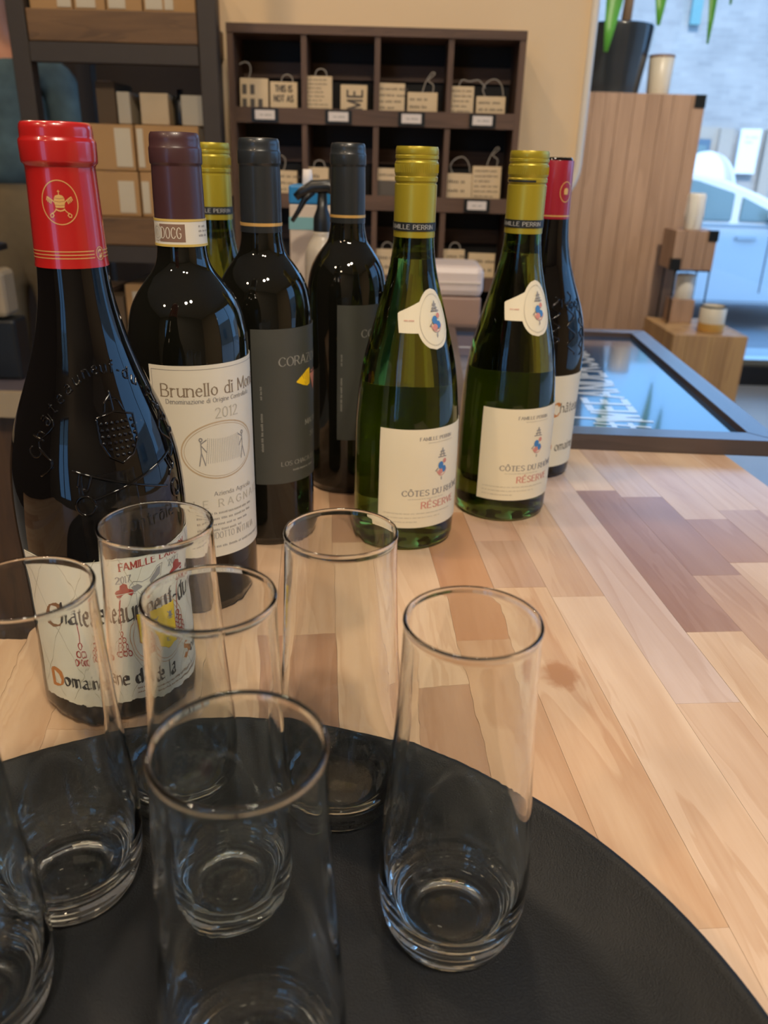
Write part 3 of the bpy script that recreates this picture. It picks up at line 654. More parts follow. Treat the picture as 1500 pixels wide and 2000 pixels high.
# =================================================================== BOTTLES
def glass_body(b, prof, m, hollow_top=None):
    vs, fs = lathe_vf(prof, 96); me = bpy.data.meshes.new('glass_body'); me.from_pydata(vs, [], fs)
    bm = bmesh.new(); bm.from_mesh(me); bmesh.ops.recalc_face_normals(bm, faces=bm.faces); bm.to_mesh(me); bm.free()
    o = link('glass_body', me, m, b.o, None, None, True)
    return o
BURG = [(.0415, .006), (.0418, .02), (.0418, .05), (.0417, .08), (.0413, .100), (.0402, .115), (.0386, .130), (.0357, .1486), (.0308, .1686), (.0254, .188), (.0211, .2033), (.0175, .2182), (.0155, .232), (.0149, .242)]
def green_bottle(name, label, x, y, group, k=1.0, neck_text=True, labels=True, small_text=False, glassless=False):
    prof = smoothprof([(r*k, z) for r, z in BURG], 4)+[(.0146, .25), (.0142, .298)]
    b = Bottle(name, label, x, y, prof, 'green', group)
    body = [(0, .010), (.012, .009), (.030, .0025), (.034, 0), (.0385, .0012), (.0408*k, .0035)]+prof[:-2]+[(.0146, .25), (.0142, .270), (0, .270)]
    # air space above the wine, inside the neck
    glass_body(b, body, 'green')
    cav = [(0, .2245), (.0135, .2245), (.0128, .232), (.0122, .245), (.0118, .268), (0, .268)]
    vs, fs = lathe_vf(cav, 48); me = bpy.data.meshes.new('headspace'); me.from_pydata(vs, [], fs)
    bm = bmesh.new(); bm.from_mesh(me); bmesh.ops.recalc_face_normals(bm, faces=bm.faces); bmesh.ops.reverse_faces(bm, faces=bm.faces); bm.to_mesh(me); bm.free()
    link('headspace', me, 'green', b.o, smooth=True)
    # screw cap: rolled grooves, knurled band
    cp = [(.0152, .2395), (.0153, .2745), (.0152, .2752), (.0146, .2758), (.0147, .2768), (.0154, .2775), (.0155, .2800), (.0150, .2806), (.0151, .2812), (.0155, .2818), (.0156, .2895), (.0149, .2905), (.0149, .2915), (.0155, .2922), (.0155, .2940), (.0150, .2945), (.0154, .2952), (.0152, .2985), (.0146, .3), (0, .3)]
    c = lathe('screw_cap', cp, 'olive', b.o, 64, angle=35)
    kn = []; vs, fs = [], []
    for i in range(64):
        a = 2*math.pi*i/64; vv, ff = tube_vf([(.0156*math.cos(a), .0156*math.sin(a), .283), (.0156*math.cos(a), .0156*math.sin(a), .2885)], .00028, 4, vs, fs)
    mesh('knurling', vs, fs, 'olive', c)
    def cp_b(z): return .0153
    cb = Bottle.__new__(Bottle); cb.o = c; cb.face = b.face; cb.prof = [(.01535, .2), (.01535, .31)]
    bd = cb.patch('neck_band', 'bandblk', b.o, -180, 180, .2440, .2500, .0003, 48, 2)
    pls, w = layout('FAMILLE PERRIN', .0030, 0, 0, 2.2, 1.1)
    cb.quads('lettering', nib_quads(pls, .00062, 0, .3), 'silver', bd, -math.degrees(w/2/.0153)-14, .2455, .0153, .0004)
    if small_text:
        q = cb.patch('foil_print', 'bandblk', b.o, -70, 25, .2775, .2790, .0004, 20, 1)
    if not labels: return b
    return b
def crest(b, parent, phi, z, R_, s, e=.00075):
    b.quads('crest_blue', poly_quads(ellipse(-.0012*s, -.001*s, .0026*s, .0032*s, 16)[:-1], 2, 3)+poly_quads(ellipse(.0022*s, -.0045*s, .0022*s, .0028*s, 14)[:-1], 2, 3), 'blueink', parent, phi, z, R_, e)
    b.quads('crest_red', poly_quads(ellipse(.0026*s, .0022*s, .0018*s, .0020*s, 12)[:-1], 2, 3)+poly_quads(ellipse(-.0014*s, -.0062*s, .0024*s, .0024*s, 12)[:-1], 2, 3)+thick([ellipse(0, -.002*s, .0052*s, .0075*s, 16, 200, 340)], .0006*s), 'pinkink', parent, phi, z, R_, e+.00005)
    crown = [[(-.002*s, .006*s), (0, .013*s), (.002*s, .006*s)], [(-.0028*s, .008*s), (.0028*s, .008*s)], [(-.002*s, .0105*s), (.002*s, .0105*s)], [(-.006*s, -.005*s), (-.004*s, -.003*s)], [(-.004*s, .006*s), (.004*s, .0058*s)]]
    b.quads('crest_grey', thick(crown, .0009*s)+thick([[(0, -.011*s), (0, -.013*s)]], .001*s), 'greyink', parent, phi, z, R_, e)
def rhone_labels(b, mdl=True):
    R_ = .0415
    lb = b.patch('front_label', 'label3', b.o, -28.5, 115, .0215, .1033, .0005, 50, 8)
    def T(txt, h, phi, z, m, nib, gap=1.5, ser=0, sx=1):
        pls, w = layout(txt, h, 0, 0, gap, sx); return b.quads('lettering', nib_quads(pls, nib, 0, .22, ser), m, lb, phi, z, R_, .0007)
    T('FAMILLE PERRIN', .0026, 15, .0945, 'greyink', .0005, 2.0, .0004)
    b.quads('fine_print', bars([.022], .004, 0, .001, .0009, 5), 'paleink', lb, 19, .0920, R_, .0007)
    crest(b, lb, 43, .0735, R_, 1.0)
    T('CÔTES DU RHÔNE', .0046, -2, .0490, 'greyink', .0010, 1.9, .0006, 1.05)
    b.quads('fine_print', bars([.030], 0, 0, .001, .0009, 6), 'paleink', lb, 4, .0460, R_, .0007)
    T('RÉSERVE', .0055, 19.5, .0380, 'pinkink', .0011, 2.0, .0005)
    b.quads('fine_print', bars([.058, .046, .026], 0, 0, .0036, .0011, 8), 'paleink', lb, -22, .0335, R_, .0007)
    b.patch('back_label', 'label3', b.o, 138, 222, .022, .118, .0005, 30, 6)
    # medallion on the shoulder: round seal with a tail to the left
    zc, pc = .1835, 38.; Rm = .029
    seal = [(x, y) for x, y in ellipse(0, 0, .0148, .0215, 40)][:-1]
    tail = [(-.0305, .0045), (-.012, .0125), (-.010, -.0095), (-.0275, -.0095), (-.0300, .002)]
    so = b.quads('neck_medallion', poly_quads(tail, 10, 6)+poly_quads(seal, 14, 12), 'label3', b.o, pc, zc, Rm, .0006)
    so.modifiers.new('thick', 'SOLIDIFY').thickness = .0003
    b.quads('seal_ring', thick([ellipse(0, 0, .0122, .0180, 40)], .0003), 'paleink', so, pc, zc, Rm, .0013)
    b.quads('seal_print', bars([.008], 0, 0, .001, .0012, 9), 'pinkink', so, pc-48, zc-.001, Rm, .0013)
    crest(b, so, pc+3, zc+.0005, Rm, .95, .0016)
gA = green_bottle('wine_bottle', 'green wine bottle with mustard screw cap and cream label, nearest the centre of the counter', .0164, .627, 'green wine bottles with mustard screw caps')
rhone_labels(gA)
gB = green_bottle('wine_bottle', 'green wine bottle with mustard screw cap, in front of the burgundy-foil bottle', .1060, .6894, 'green wine bottles with mustard screw caps', .98, small_text=True)
rhone_labels(gB)
gC = green_bottle('wine_bottle', 'mustard-capped wine bottle mostly hidden behind the charcoal-capped bottle at the left', -.1545, .745, 'green wine bottles with mustard screw caps')
lbc = gC.patch('front_label', 'label3', gC.o, -28.5, 115, .0215, .1033, .0005, 40, 8)

# --- near bottle: black glass, red foil, embossed shoulder
RED = [(.0424, .006), (.0428, .015), (.0430, .04), (.0432, .07), (.0437, .095), (.0441, .111), (.0438, .126), (.0425, .141), (.0398, .1553), (.0356, .1691), (.0292, .1855), (.0250, .197), (.0214, .2086), (.0177, .226), (.0163, .2400), (.0158, .25)]
def cdp_bottle(name, label, x, y, foil, k=1.0, near=True):
    pr = smoothprof([(r*k, z) for r, z in RED], 4)
    b = Bottle(name, label, x, y, pr, 'redglass', 'embossed wine bottles with papal keys')
    body = [(0, .010), (.012, .009), (.031, .0025), (.035, 0), (.0395, .0012), (.0418, .0035)]+pr+[(.0148, .262), (.0145, .293), (.0128, .2965), (0, .2965)] if not near else [(0, .010), (.012, .009), (.031, .0025), (.035, 0), (.0395, .0012), (.0418, .0035)]+pr+[(0, .252)]
    glass_body(b, body, 'redglass')
    if near:
        fp = [(.01685, .2412), (.0165, .2440), (.0160, .262), (.0154, .2810), (.0153, .2842), (.0156, .2852), (.0165, .2860), (.0167, .2872), (.0168, .2945), (.0166, .2955), (.0159, .2963), (.0158, .2972), (.0158, .3000), (.0154, .3018), (.0146, .3028), (.010, .3031), (0, .3031)]
    else:
        fp = [(.0159, .2425), (.0155, .262), (.0150, .2935), (.0148, .2940), (.0146, .2930)]
    f = lathe('foil_capsule', fp, foil, b.o, 96, angle=50)
    return b, f, fp
rb, rf, rfp = cdp_bottle('wine_bottle', 'near black glass wine bottle with bright red foil cap and large cream label', -.1527, .4001, 'red')
# gold print on the foil
fb = Bottle.__new__(Bottle); fb.o = rf; fb.face = rb.face; fb.prof = [(r, z) for r, z in rfp[:8]]
Rf = .0160
g = []
g += thick([ellipse(0, 0, .0079, .0093, 48)], .00042)
tiara = [(-.0019, -.0022), (-.0024, .0006), (-.0022, .0020), (-.0015, .0030), (0, .0034), (.0015, .0030), (.0022, .0020), (.0024, .0006), (.0019, -.0022)]
g += poly_quads(tiara, 4, 4)
g += thick([[(0, .0034), (0, .0052)], [(-.0005, .0047), (.0005, .0047)]], .0003)
g += thick([[(-.0019, -.0028), (-.0010, -.0033), (0, -.0035), (.0010, -.0033), (.0019, -.0028)]], .0006)
for s in (-1, 1):
    g += thick([[(s*.0018, -.0030), (s*.0036, -.0048)], [(s*.0036, -.0044), (s*.0046, -.0052), (s*.0044, -.0062), (s*.0036, -.0062), (s*.0030, -.0054), (s*.0036, -.0044)]], .00040)
    g += thick([[(s*.0022, .0002), (s*.0042, .0018), (s*.0052, .0024)], [(s*.0052, .0024), (s*.0056, .0010)], [(s*.0046, .0020), (s*.0051, .0004)], [(s*.0040, .0016), (s*.0044, 0.0)], [(s*.0034, .001), (s*.0038, -.0004)]], .00045)
g = [[(x, y) for x, y in p] for p in g]
fb.quads('papal_emblem', g, 'gold', rf, -8.3, .2698, Rf, .00012)
dk = thick([[(-.0021, -.0010), (0, -.0013), (.0021, -.0010)], [(-.0023, .0006), (0, .0003), (.0023, .0006)], [(-.0021, .0019), (0, .0016), (.0021, .0019)]], .00018)
fb.quads('emblem_lines', dk, 'redink', rf, -8.3, .2698, Rf, .00018)
for zz in (.2487, .2472, .2457):
    fb.quads('gold_line', thick([[(x*.001, 0) for x in range(-36, 11)]], .00042) + thick([[(x*.001, 0) for x in range(16, 50)]], .00042), 'gold', rf, 2, zz, Rf, .00012)
ry = [ellipse(0, 0, .0024, .0029, 28)]
fb.quads('recycling_mark', thick(ry, .00035)+poly_quads([(-.0012, -.0018), (.0004, -.0021), (.0016, -.0006), (.0014, .0006), (.0003, -.0006), (-.0003, .0002), (-.0006, -.0008)], 3, 4)+poly_quads([(.0013, .0018), (-.0002, .0021), (-.0015, .0010), (-.0014, -.0001), (-.0006, .0008), (.0002, .0009), (.0004, .0003)], 3, 4), 'gold', rf, 50.5, .2474, Rf, .00014)
# embossing
arc = []
word = 'Châteauneuf-du-Pape'
tot = sum(glyph(c)[0]+1.6 for c in word)
pos = 0
for ch in word:
    w, pl = glyph(ch); mid = (pos+w/2)/tot; pos += w+1.6
    A = R(176-172*mid); ca, sa = 16+56*math.cos(A), 151+43*math.sin(A)
    # tangent direction to the right
    ta = A-math.pi/2
    for p in pl:
        q = []
        for u, v in p:
            uu, vv = (u-w/2)*.80, v*.80
            # (mm) rotate to the arc
            dx, dz = uu*math.cos(ta)-vv*math.sin(ta), uu*math.sin(ta)+vv*math.cos(ta)
            q.append((ca+dx/.55, sa+dz))
        arc.append(q)
def mm(q): return (q[0], q[1]*.001)
rb.tubes('embossed_lettering', arc, .00052, 'redglass', rb.o, mm)
pls, w = layout('contrôlé', 7.2, 0, 0, 1.8, .9)
rb.tubes('embossed_lettering', [[(8+x/.76, 117.5+y) for x, y in p] for p in pls], .00055, 'redglass', rb.o, mm)
cr = [[(3, 174), (4, 163), (9, 156), (17, 152.5), (26, 156), (32, 163), (34, 174), (18, 176.5), (3, 174)], [(18, 176.5), (18, 186)], [(14, 182), (22, 182)], [(10, 176), (12, 181), (18, 184), (24, 181), (27, 176)]]
rb.tubes('embossed_crest', cr, .0006, 'redglass', rb.o, mm)
bm = bmesh.new()
for i in range(7):
    for j in range(6):
        ph = 6+i*4.2; z = 156.5+j*3.0
        if j < 2 and (i < 2-j or i > 4+j): continue
        p = rb.pt(ph, z*.001, 0); bmesh.ops.create_icosphere(bm, subdivisions=1, radius=.00115, matrix=Matrix.Translation(p))
fromb('embossed_beads', bm, 'redglass', rb.o, True)
keys = [[(-17, 151), (48, 134.5)], [(-6, 136), (60, 151)], [(57, 150), (61, 144), (58, 141)], [(52, 148.5), (56, 142), (53, 139)], [(-12, 150), (-14, 143)], [(-5, 148), (-8, 141), (-11, 142)]]
keys += [[(58+5*math.cos(R(a)), 131+4.6*math.sin(R(a))) for a in range(0, 361, 24)], [(-10+6*math.cos(R(a)), 133.5+4.8*math.sin(R(a))) for a in range(0, 361, 24)]]
rb.tubes('embossed_keys', keys, .00075, 'redglass', rb.o, mm)
for p0_ in (-36, 62): rb.tubes('embossed_swirl', [[(p0_+6*math.sin(i*.9), 176-i*2.6) for i in range(12)]], .0007, 'redglass', rb.o, mm)
# label with torn lower edge
def torn(ph): return .0155+.0018*mnoise.noise(Vector((ph*.12, 0, 3)))+.0009*mnoise.noise(Vector((ph*.7, 1, 0)))
def topz(ph): return .1038-.0006*abs(math.sin(ph*.11))
rl = rb.patch('front_label', 'label', rb.o, -66, 118, torn, topz, .00045, 160, 10)
RR = .0436
def RT(txt, h, phi, z, m, nib, gap=1.5, ang=0, ser=0, sx=1, thin=.22, eps=.0006, rot=0):
    pls, w = layout(txt, h, 0, 0, gap, sx, rot); return rb.quads('lettering', nib_quads(pls, nib, R(ang), thin, ser, .003), m, rl, phi, z, RR, eps)
# lattice lines
lat = []
for i in range(-8, 12):
    x = i*.026; lat.append([(x, 0), (x+.045, .086)]); lat.append([(x, .086), (x+.045, 0)])
def clip(ls, x0, x1):
    o = []
    for (a, b) in ls:
        pts = [(a[0]+(b[0]-a[0])*t/30, a[1]+(b[1]-a[1])*t/30) for t in range(31)]
        cur = [p for p in pts if x0 < p[0] < x1]
        if len(cur) > 1: o.append(cur)
    return o
rb.quads('lattice_lines', thick(clip(lat, -.049, .088), .00022)+thick([[(x*.002-.049, .0845) for x in range(68)]], .0002), 'lineink', rl, 0, .0185, RR, .00052)
def skip_h(t): return t
# main blackletter title
RT('C', .0135, -48, .0645, 'brownink', .0036, ang=35, sx=1.0, thin=.12)
RT('hâteauneuf-du-Pape', .0124, -34.5, .0672, 'blackink', .0021, 1.2, 40, 0, .64, .14)
RT('D', .0108, -53.5, .0255, 'orange', .0036, ang=40, thin=.12); RT('omaine de la', .0092, -41, .0275, 'blackink', .0020, 1.4, 40, 0, .80, .14)
RT('S', .0105, 46, .0300, 'orange', .0030, ang=40, thin=.12); RT('olitude', .0090, 55, .0300, 'blackink', .0019, 1.4, 40, 0, .78, .14)
RT('FAMILLE LANÇON', .0040, 1, .0968, 'redink', .0009, 2.0, 0, .0005, .95)
RT('2017', .0038, -2.5, .0900, 'greyink', .0007, 1.5, 0, .0003); RT('2017', .0038, 42, .0900, 'greyink', .0007, 1.5, 0, .0003)
# cardinal hats with tassels
def hat(ph, z):
    h = poly_quads([(-.0052, -.0018), (-.0062, 0.0004), (-.0046, .0016), (-.003, .0020), (-.0026, .0044), (0, .0054), (.0026, .0044), (.003, .0018), (.0052, .0012), (.0066, -.0004), (.0050, -.0026), (.002, -.0008), (-.0015, -.0012), (-.003, -.0034)], 8, 6)
    rb.quads('cardinal_hat', h, 'redink', rl, ph, z, RR, .00062)
    T = [[(-.003, -.004), (-.0042, -.012), (-.0042, -.022)]]
    def tas(x, y, n):
        L = []
        for r in range(n):
            for c in range(r+1):
                px = x+(c-r/2)*.0030; py = y-r*.0042
                L.append(ellipse(px, py, .0010, .0016, 8))
                if r < n-1: L += [[(px-.0004, py-.0016), (px-.0013, py-.003)], [(px+.0004, py-.0016), (px+.0013, py-.003)]]
        return L
    rb.quads('tassel', thick(T+tas(-.0042, -.0245, 4), .00058), 'redink', rl, ph, z, RR, .0006)
hat(3.0, .0845); hat(51, .0855)
rb.quads('tassel', thick([ellipse(0, 0, .0012, .002, 8), ellipse(-.0016, -.005, .0012, .002, 8), ellipse(.0016, -.005, .0012, .002, 8), ellipse(-.0032, -.010, .0012, .002, 8), ellipse(0, -.010, .0012, .002, 8), ellipse(.0032, -.010, .0012, .002, 8), [(0, .002), (0, .012)]], .0006), 'redink', rl, -21.5, .055, RR, .0006)
# yellow shield with bees
sh = [(-.0115, .0135), (.0115, .0135), (.0112, -.004), (.008, -.0095), (0, -.0135), (-.008, -.0095), (-.0112, -.004)]
rb.quads('shield_ring', thick([ellipse(0, 0, .0170, .0195, 48), ellipse(0, 0, .0152, .0178, 48)], .00025), 'orange', rl, 27, .0560, RR, .00058)
rb.quads('yellow_shield', poly_quads(sh, 12, 8), 'yellow', rl, 27, .0565, RR, .00066)
rb.quads('shield_outline', thick([sh+[sh[0]]], .0003), 'orange', rl, 27, .0565, RR, .00072)
bee = []
for bx, by in ((-.006, .007), (.0058, .0075), (0, -.006)):
    bee += poly_quads([(bx-.0008, by-.002), (bx-.0009, by+.001), (bx, by+.002), (bx+.0009, by+.001), (bx+.0008, by-.002)], 2, 2)+thick([[(bx, by), (bx-.0022, by-.0018)], [(bx, by), (bx+.0022, by-.0018)], [(bx-.001, by+.001), (bx-.0022, by+.002)], [(bx+.001, by+.001), (bx+.0022, by+.002)], [(bx-.0012, by-.0026), (bx+.0012, by-.0026)]], .0005)
rb.quads('bees', bee, 'greyink', rl, 27, .0565, RR, .00078)
# bishop's seat drawing at the top
st = [[(-.0105, .001), (-.008, .0035), (-.003, .0020), (.002, .0030), (.007, .0075), (.0105, .0080), (.0095, .0045), (.0090, .0015), (-.0080, -.0035), (-.0095, -.0015), (-.0105, .001)], [(-.0070, -.0035), (-.0070, -.0105)], [(.0055, -.0008), (.0048, -.008)], [(-.0040, -.003), (-.0042, -.008)], [(.0030, -.001), (.0025, -.006)]]
rb.quads('seat_outline', thick(st, .0003), 'greyink', rl, 22, .0862, RR, .0006)
rb.quads('seat_shading', poly_quads([(-.0095, .0008), (-.0055, .0015), (-.0030, -.0006), (-.0078, -.0028)], 4, 3)+poly_quads([(.0015, .0015), (.007, .0065), (.0092, .0070), (.0085, .0025), (.002, -.0005)], 4, 4), 'greyink', rl, 22, .0862, RR, .00062)
rb.quads('fine_print', bars([.030, .042], .002, 0, .0033, .0014, 11), 'brownink', rl, 3, .0232, RR, .0006)
rb.quads('fine_print', bars([.026, .022], .0, 0, .0030, .0012, 12), 'greyink', rl, 40, .0225, RR, .0006)

# --- far bottle of the same mould, behind the right green bottle
cb2, cf2, cfp2 = cdp_bottle('wine_bottle', 'dark wine bottle with burgundy foil and cream label, behind the right mustard-capped bottle', .148, .7972, 'burg', .99, near=False)
cl = cb2.patch('front_label', 'label', cb2.o, 18, 150, .0135, .1060, .00045, 60, 8)
for txt, h, ph, z, m, nb in (('C', .013, 27, .066, 'orange', .0032), ('hâteauneuf', .010, 39, .069, 'blackink', .0012), ('D', .011, 22, .028, 'orange', .0030), ('omaine', .009, 37, .030, 'blackink', .0012)):
    pls, w = layout(txt, h, 0, 0, 1.3, .8); cb2.quads('lettering', nib_quads(pls, nb, R(42), .2), m, cl, ph, z, .043, .0006)
fb2 = Bottle.__new__(Bottle); fb2.o = cf2; fb2.face = cb2.face; fb2.prof = cfp2[:3]
fb2.quads('gold_line', thick([[(x*.001, 0) for x in range(-45, 46)]], .0012), 'gold', cf2, 0, .2475, .0157, .00015)
fb2.quads('papal_emblem', thick([ellipse(0, 0, .0060, .0085, 30)], .0007)+poly_quads(tiara, 4, 4), 'gold', cf2, 42, .268, .0153, .0002)
vs_pl = [[(20+6*math.sin(i*1.3), 178-i*2.4) for i in range(18)], [(45+7*math.sin(i*1.1), 182-i*3) for i in range(20)], [(66+5*math.sin(i*1.7), 175-i*3) for i in range(18)]]
cb2.tubes('embossed_swirl', vs_pl, .0008, 'redglass', cb2.o, mm)
pls, w = layout('Pape', 8, 0, 0, 1.8, .9); cb2.tubes('embossed_lettering', [[(30+x/.66, 168+y) for x, y in p] for p in pls], .0007, 'redglass', cb2.o, mm)

# --- Bordeaux-shaped bottles
def bordeaux(name, label, x, y, r, foil, zs=0, group=None, cap='round'):
    k = r/.0378
    P = [(r*.985, .006), (r, .012), (r, .06), (r, .12), (r*1.0, .165), (r*.995, .182), (r*.965, .192), (r*.895, .2025), (r*.78, .2110), (r*.62, .2190), (r*.495, .2250), (.0160, .2310), (.0150, .2375), (.0148, .2450)]
    pr = smoothprof(P, 4); b = Bottle(name, label, x, y, pr, 'darkglass', group)
    body = [(0, .022), (.008, .020), (.026, .004), (.030, 0), (r*.93, .001), (r*.97, .003)]+pr+[(0, .247)]
    glass_body(b, body, 'darkglass')
    fp = [(.0152, .2402), (.0151, .2445), (.0149, .2700), (.0146, .2838), (.0145, .2850), (.0151, .2856), (.0153, .2865), (.0153, .2935), (.0150, .2945), (.0147, .2950), (.0146, .2985), (.0143, .3010), (.0134, .3024), (.009, .3027), (0, .3027)]
    f = lathe('foil_capsule', fp, foil, b.o, 80, angle=50)
    fb = Bottle.__new__(Bottle); fb.o = f; fb.face = b.face; fb.prof = fp[:6]
    return b, f, fb
bb, bf, bfb = bordeaux('wine_bottle', 'dark wine bottle with plum foil, yellow-edged neck band and tall cream label', -.1288, .518, .0378, 'plum')
band = bfb.patch('neck_band', 'label2', bb.o, -180, 180, .2400, .2556, .0004, 64, 3)
for z0, z1 in ((.2400, .2414), (.2542, .2556)): bfb.patch('band_stripe', 'bandyel', band, -180, 180, z0, z1, .00055, 64, 1)
bfb.patch('band_print', 'docg', band, -52, 9, .2428, .2528, .00052, 16, 2)
pls, w = layout('DOCG', .0062, 0, 0, 1.1, .50)
bfb.quads('lettering', nib_quads(pls, .0005, 0, .4), 'label2', band, -46, .2448, .0152, .00068)
bfb.quads('seal_disc', poly_quads(ellipse(0, 0, .0040, .0048, 24)[:-1], 6, 5), 'paleink', band, -60, .2478, .0152, .0006)
bfb.quads('seal_ring', thick([ellipse(0, 0, .0034, .0042, 24), ellipse(0, 0, .0020, .0026, 18)], .0003), 'label2', band, -60, .2478, .0152, .00072)
bfb.quads('fine_print', bars([.006, .007, .006], .001, 0, .0026, .0013, 14), 'greyink', band, 38, .2510, .0152, .0006)
bl = bb.patch('front_label', 'label2', bb.o, -40.5, 112, .0430, .1735, .0005, 60, 8)
RB = .0378
def BT(txt, h, phi, z, m, nib, gap=1.6, ser=0, sx=1):
    pls, w = layout(txt, h, 0, 0, gap, sx); return bb.quads('lettering', nib_quads(pls, nib, R(8), .22, ser, .003), m, bl, phi, z, RB, .0007)
BT('Brunello di Montalcino', .0078, -29, .1545, 'titleink', .00095, 1.55, .0006, .92)
BT('Denominazione di Origine Controllata', .0028, -25, .1500, 'greyink', .00045, 1.6, 0, .9)
BT('2012', .0066, 20, .1395, 'paleink', .0008, 1.6, .0005)
bo = [[(-.024, .0555), (.075, .0555)], [(-.024, .0555), (-.024, -.066)]]
bb.quads('border_line', thick(bo, .00028, .003), 'greyink', bl, -1.5, .1155, RB, .0006)
bb.quads('oval_frame', thick([ellipse(0, 0, .0262, .0190, 60)], .00085)+thick([ellipse(0, 0, .0245, .0175, 60)], .0003), 'orange', bl, 25.5, .1180, RB, .00062)
for oo in [o for o in bpy.data.objects if o.name.startswith('oval_frame')]: oo.data.materials[0] = mat('tan_ink', (.50, .38, .24), .6, var=.1)
net = [[(-.0105+i*.0012, .0085-.0012*math.sin(i/18*3.14)), (-.0125+i*.0014, -.0085)] for i in range(19)]+[[(-.0106-.0001*j, .0082-j*.0013), (.0112+.0003*j, .0082-j*.0013)] for j in range(13)]
bb.quads('net_drawing', thick(net, .00022), 'greyink', bl, 27, .1185, RB, .00065)
fig = []
for s in (-1, 1):
    fx = s*.0150; fig += [[(fx, .006), (fx, -.001)], [(fx, -.001), (fx-.0016, -.0095)], [(fx, -.001), (fx+.0022, -.0095)], [(fx, .005), (fx-s*.0035, .0075)], [(fx, .004), (fx-s*.0032, -.0005)], ellipse(fx, .0078, .0009, .0011, 8)]
bb.quads('figures', thick(fig, .0007), 'greyink', bl, 27, .1185, RB, .00068)
BT('Azienda Agricola', .0030, 14, .0872, 'greyink', .0004, 1.6)
BT('LE RAGNAIE', .0052, -6, .0792, 'paleink', .0007, 4.0, .0005)
bb.quads('fine_print', bars([.036, .034, .030, .026], 0, 0, .0040, .0017, 15), 'greyink', bl, 2, .0742, RB, .0007)
BT('PRODOTTO IN ITALIA', .0045, 1, .0565, 'greyink', .0004, 1.2, 0, .62)
bb.quads('fine_print', bars([.056], 0, 0, .004, .0018, 16), 'greyink', bl, -2, .0500, RB, .0007)

def corazon(name, label, x, y, r, clipname):
    b, f, fbx = bordeaux(name, label, x, y, r, 'char', group='grey-labelled dark wine bottles')
    fbx.patch('gold_ring', 'gold', f, -180, 180, .2446, .2468, .00025, 64, 1)
    l = b.patch('front_label', 'graylab', b.o, -17 if clipname == 'a' else -13.5, 132, .0545, .1755, .0005, 60, 8)
    def T(txt, h, phi, z, m, nib, gap=1.6, ser=0, sx=1, rot=0):
        pls, w = layout(txt, h, 0, 0, gap, sx, rot); return b.quads('lettering', nib_quads(pls, nib, R(10), .22, ser, .003), m, l, phi, z, r, .0007)
    T('CORAZON', .0066, 15 if clipname == 'a' else 21, .1480, 'lpale', .0009, 1.6, .0005, 1.0)
    # winged heart
    wing = [(-.013, .0005), (-.008, .0040), (0, .0085), (.004, .009), (.004, -.0035), (0, -.0045), (-.005, -.0030)]
    b.quads('gold_wing', poly_quads(wing, 8, 5)+poly_quads([(.036-x, y) for x, y in wing][::-1], 8, 5), 'yellow', l, 57, .1340, r, .0007)
    b.quads('wing_feathers', thick([[(-.006+i*.002, .005+i*.0007), (-.002+i*.0016, -.003)] for i in range(4)], .0003), 'brownink', l, 57, .1340, r, .00075)
    b.quads('heart', poly_quads([(.004, .004), (.008, .007), (.011, .005), (.014, .007), (.018, .004), (.011, -.010)], 6, 6), 'pinkink', l, 57, .1340, r, .00078)
    T('MALBEC', .0042, 52, .0990, 'lpale', .0007, 1.6, .0003); T('2015', .0040, 62, .0880, 'lpale', .0006)
    T('LOS CHACAYES', .0036, 15, .0690, 'lpale', .0005, 1.6); b.quads('fine_print', bars([.022], 0, 0, .003, .0017, 20), 'lpale', l, 30, .0640, r, .0007)
    sv = bars([.010], 0, 0, .003, .0016, 21)+[[(p[0]+.021, p[1]) for p in q] for q in bars([.028], 0, 0, .003, .0019, 22)]
    sv = [[(-y, -x) for x, y in q] for q in sv]
    b.quads('side_print', sv, 'lpale', l, -6, .1330, r, .0007)
    return b
corazon('wine_bottle', 'charcoal-capped wine bottle with grey label reading CORAZON, next to the plum-capped bottle', -.0957, .624, .0362, 'a')
corazon('wine_bottle', 'charcoal-capped wine bottle half hidden behind the nearest green bottle, spray bottle behind it', -.0385, .7375, .0355, 'b')

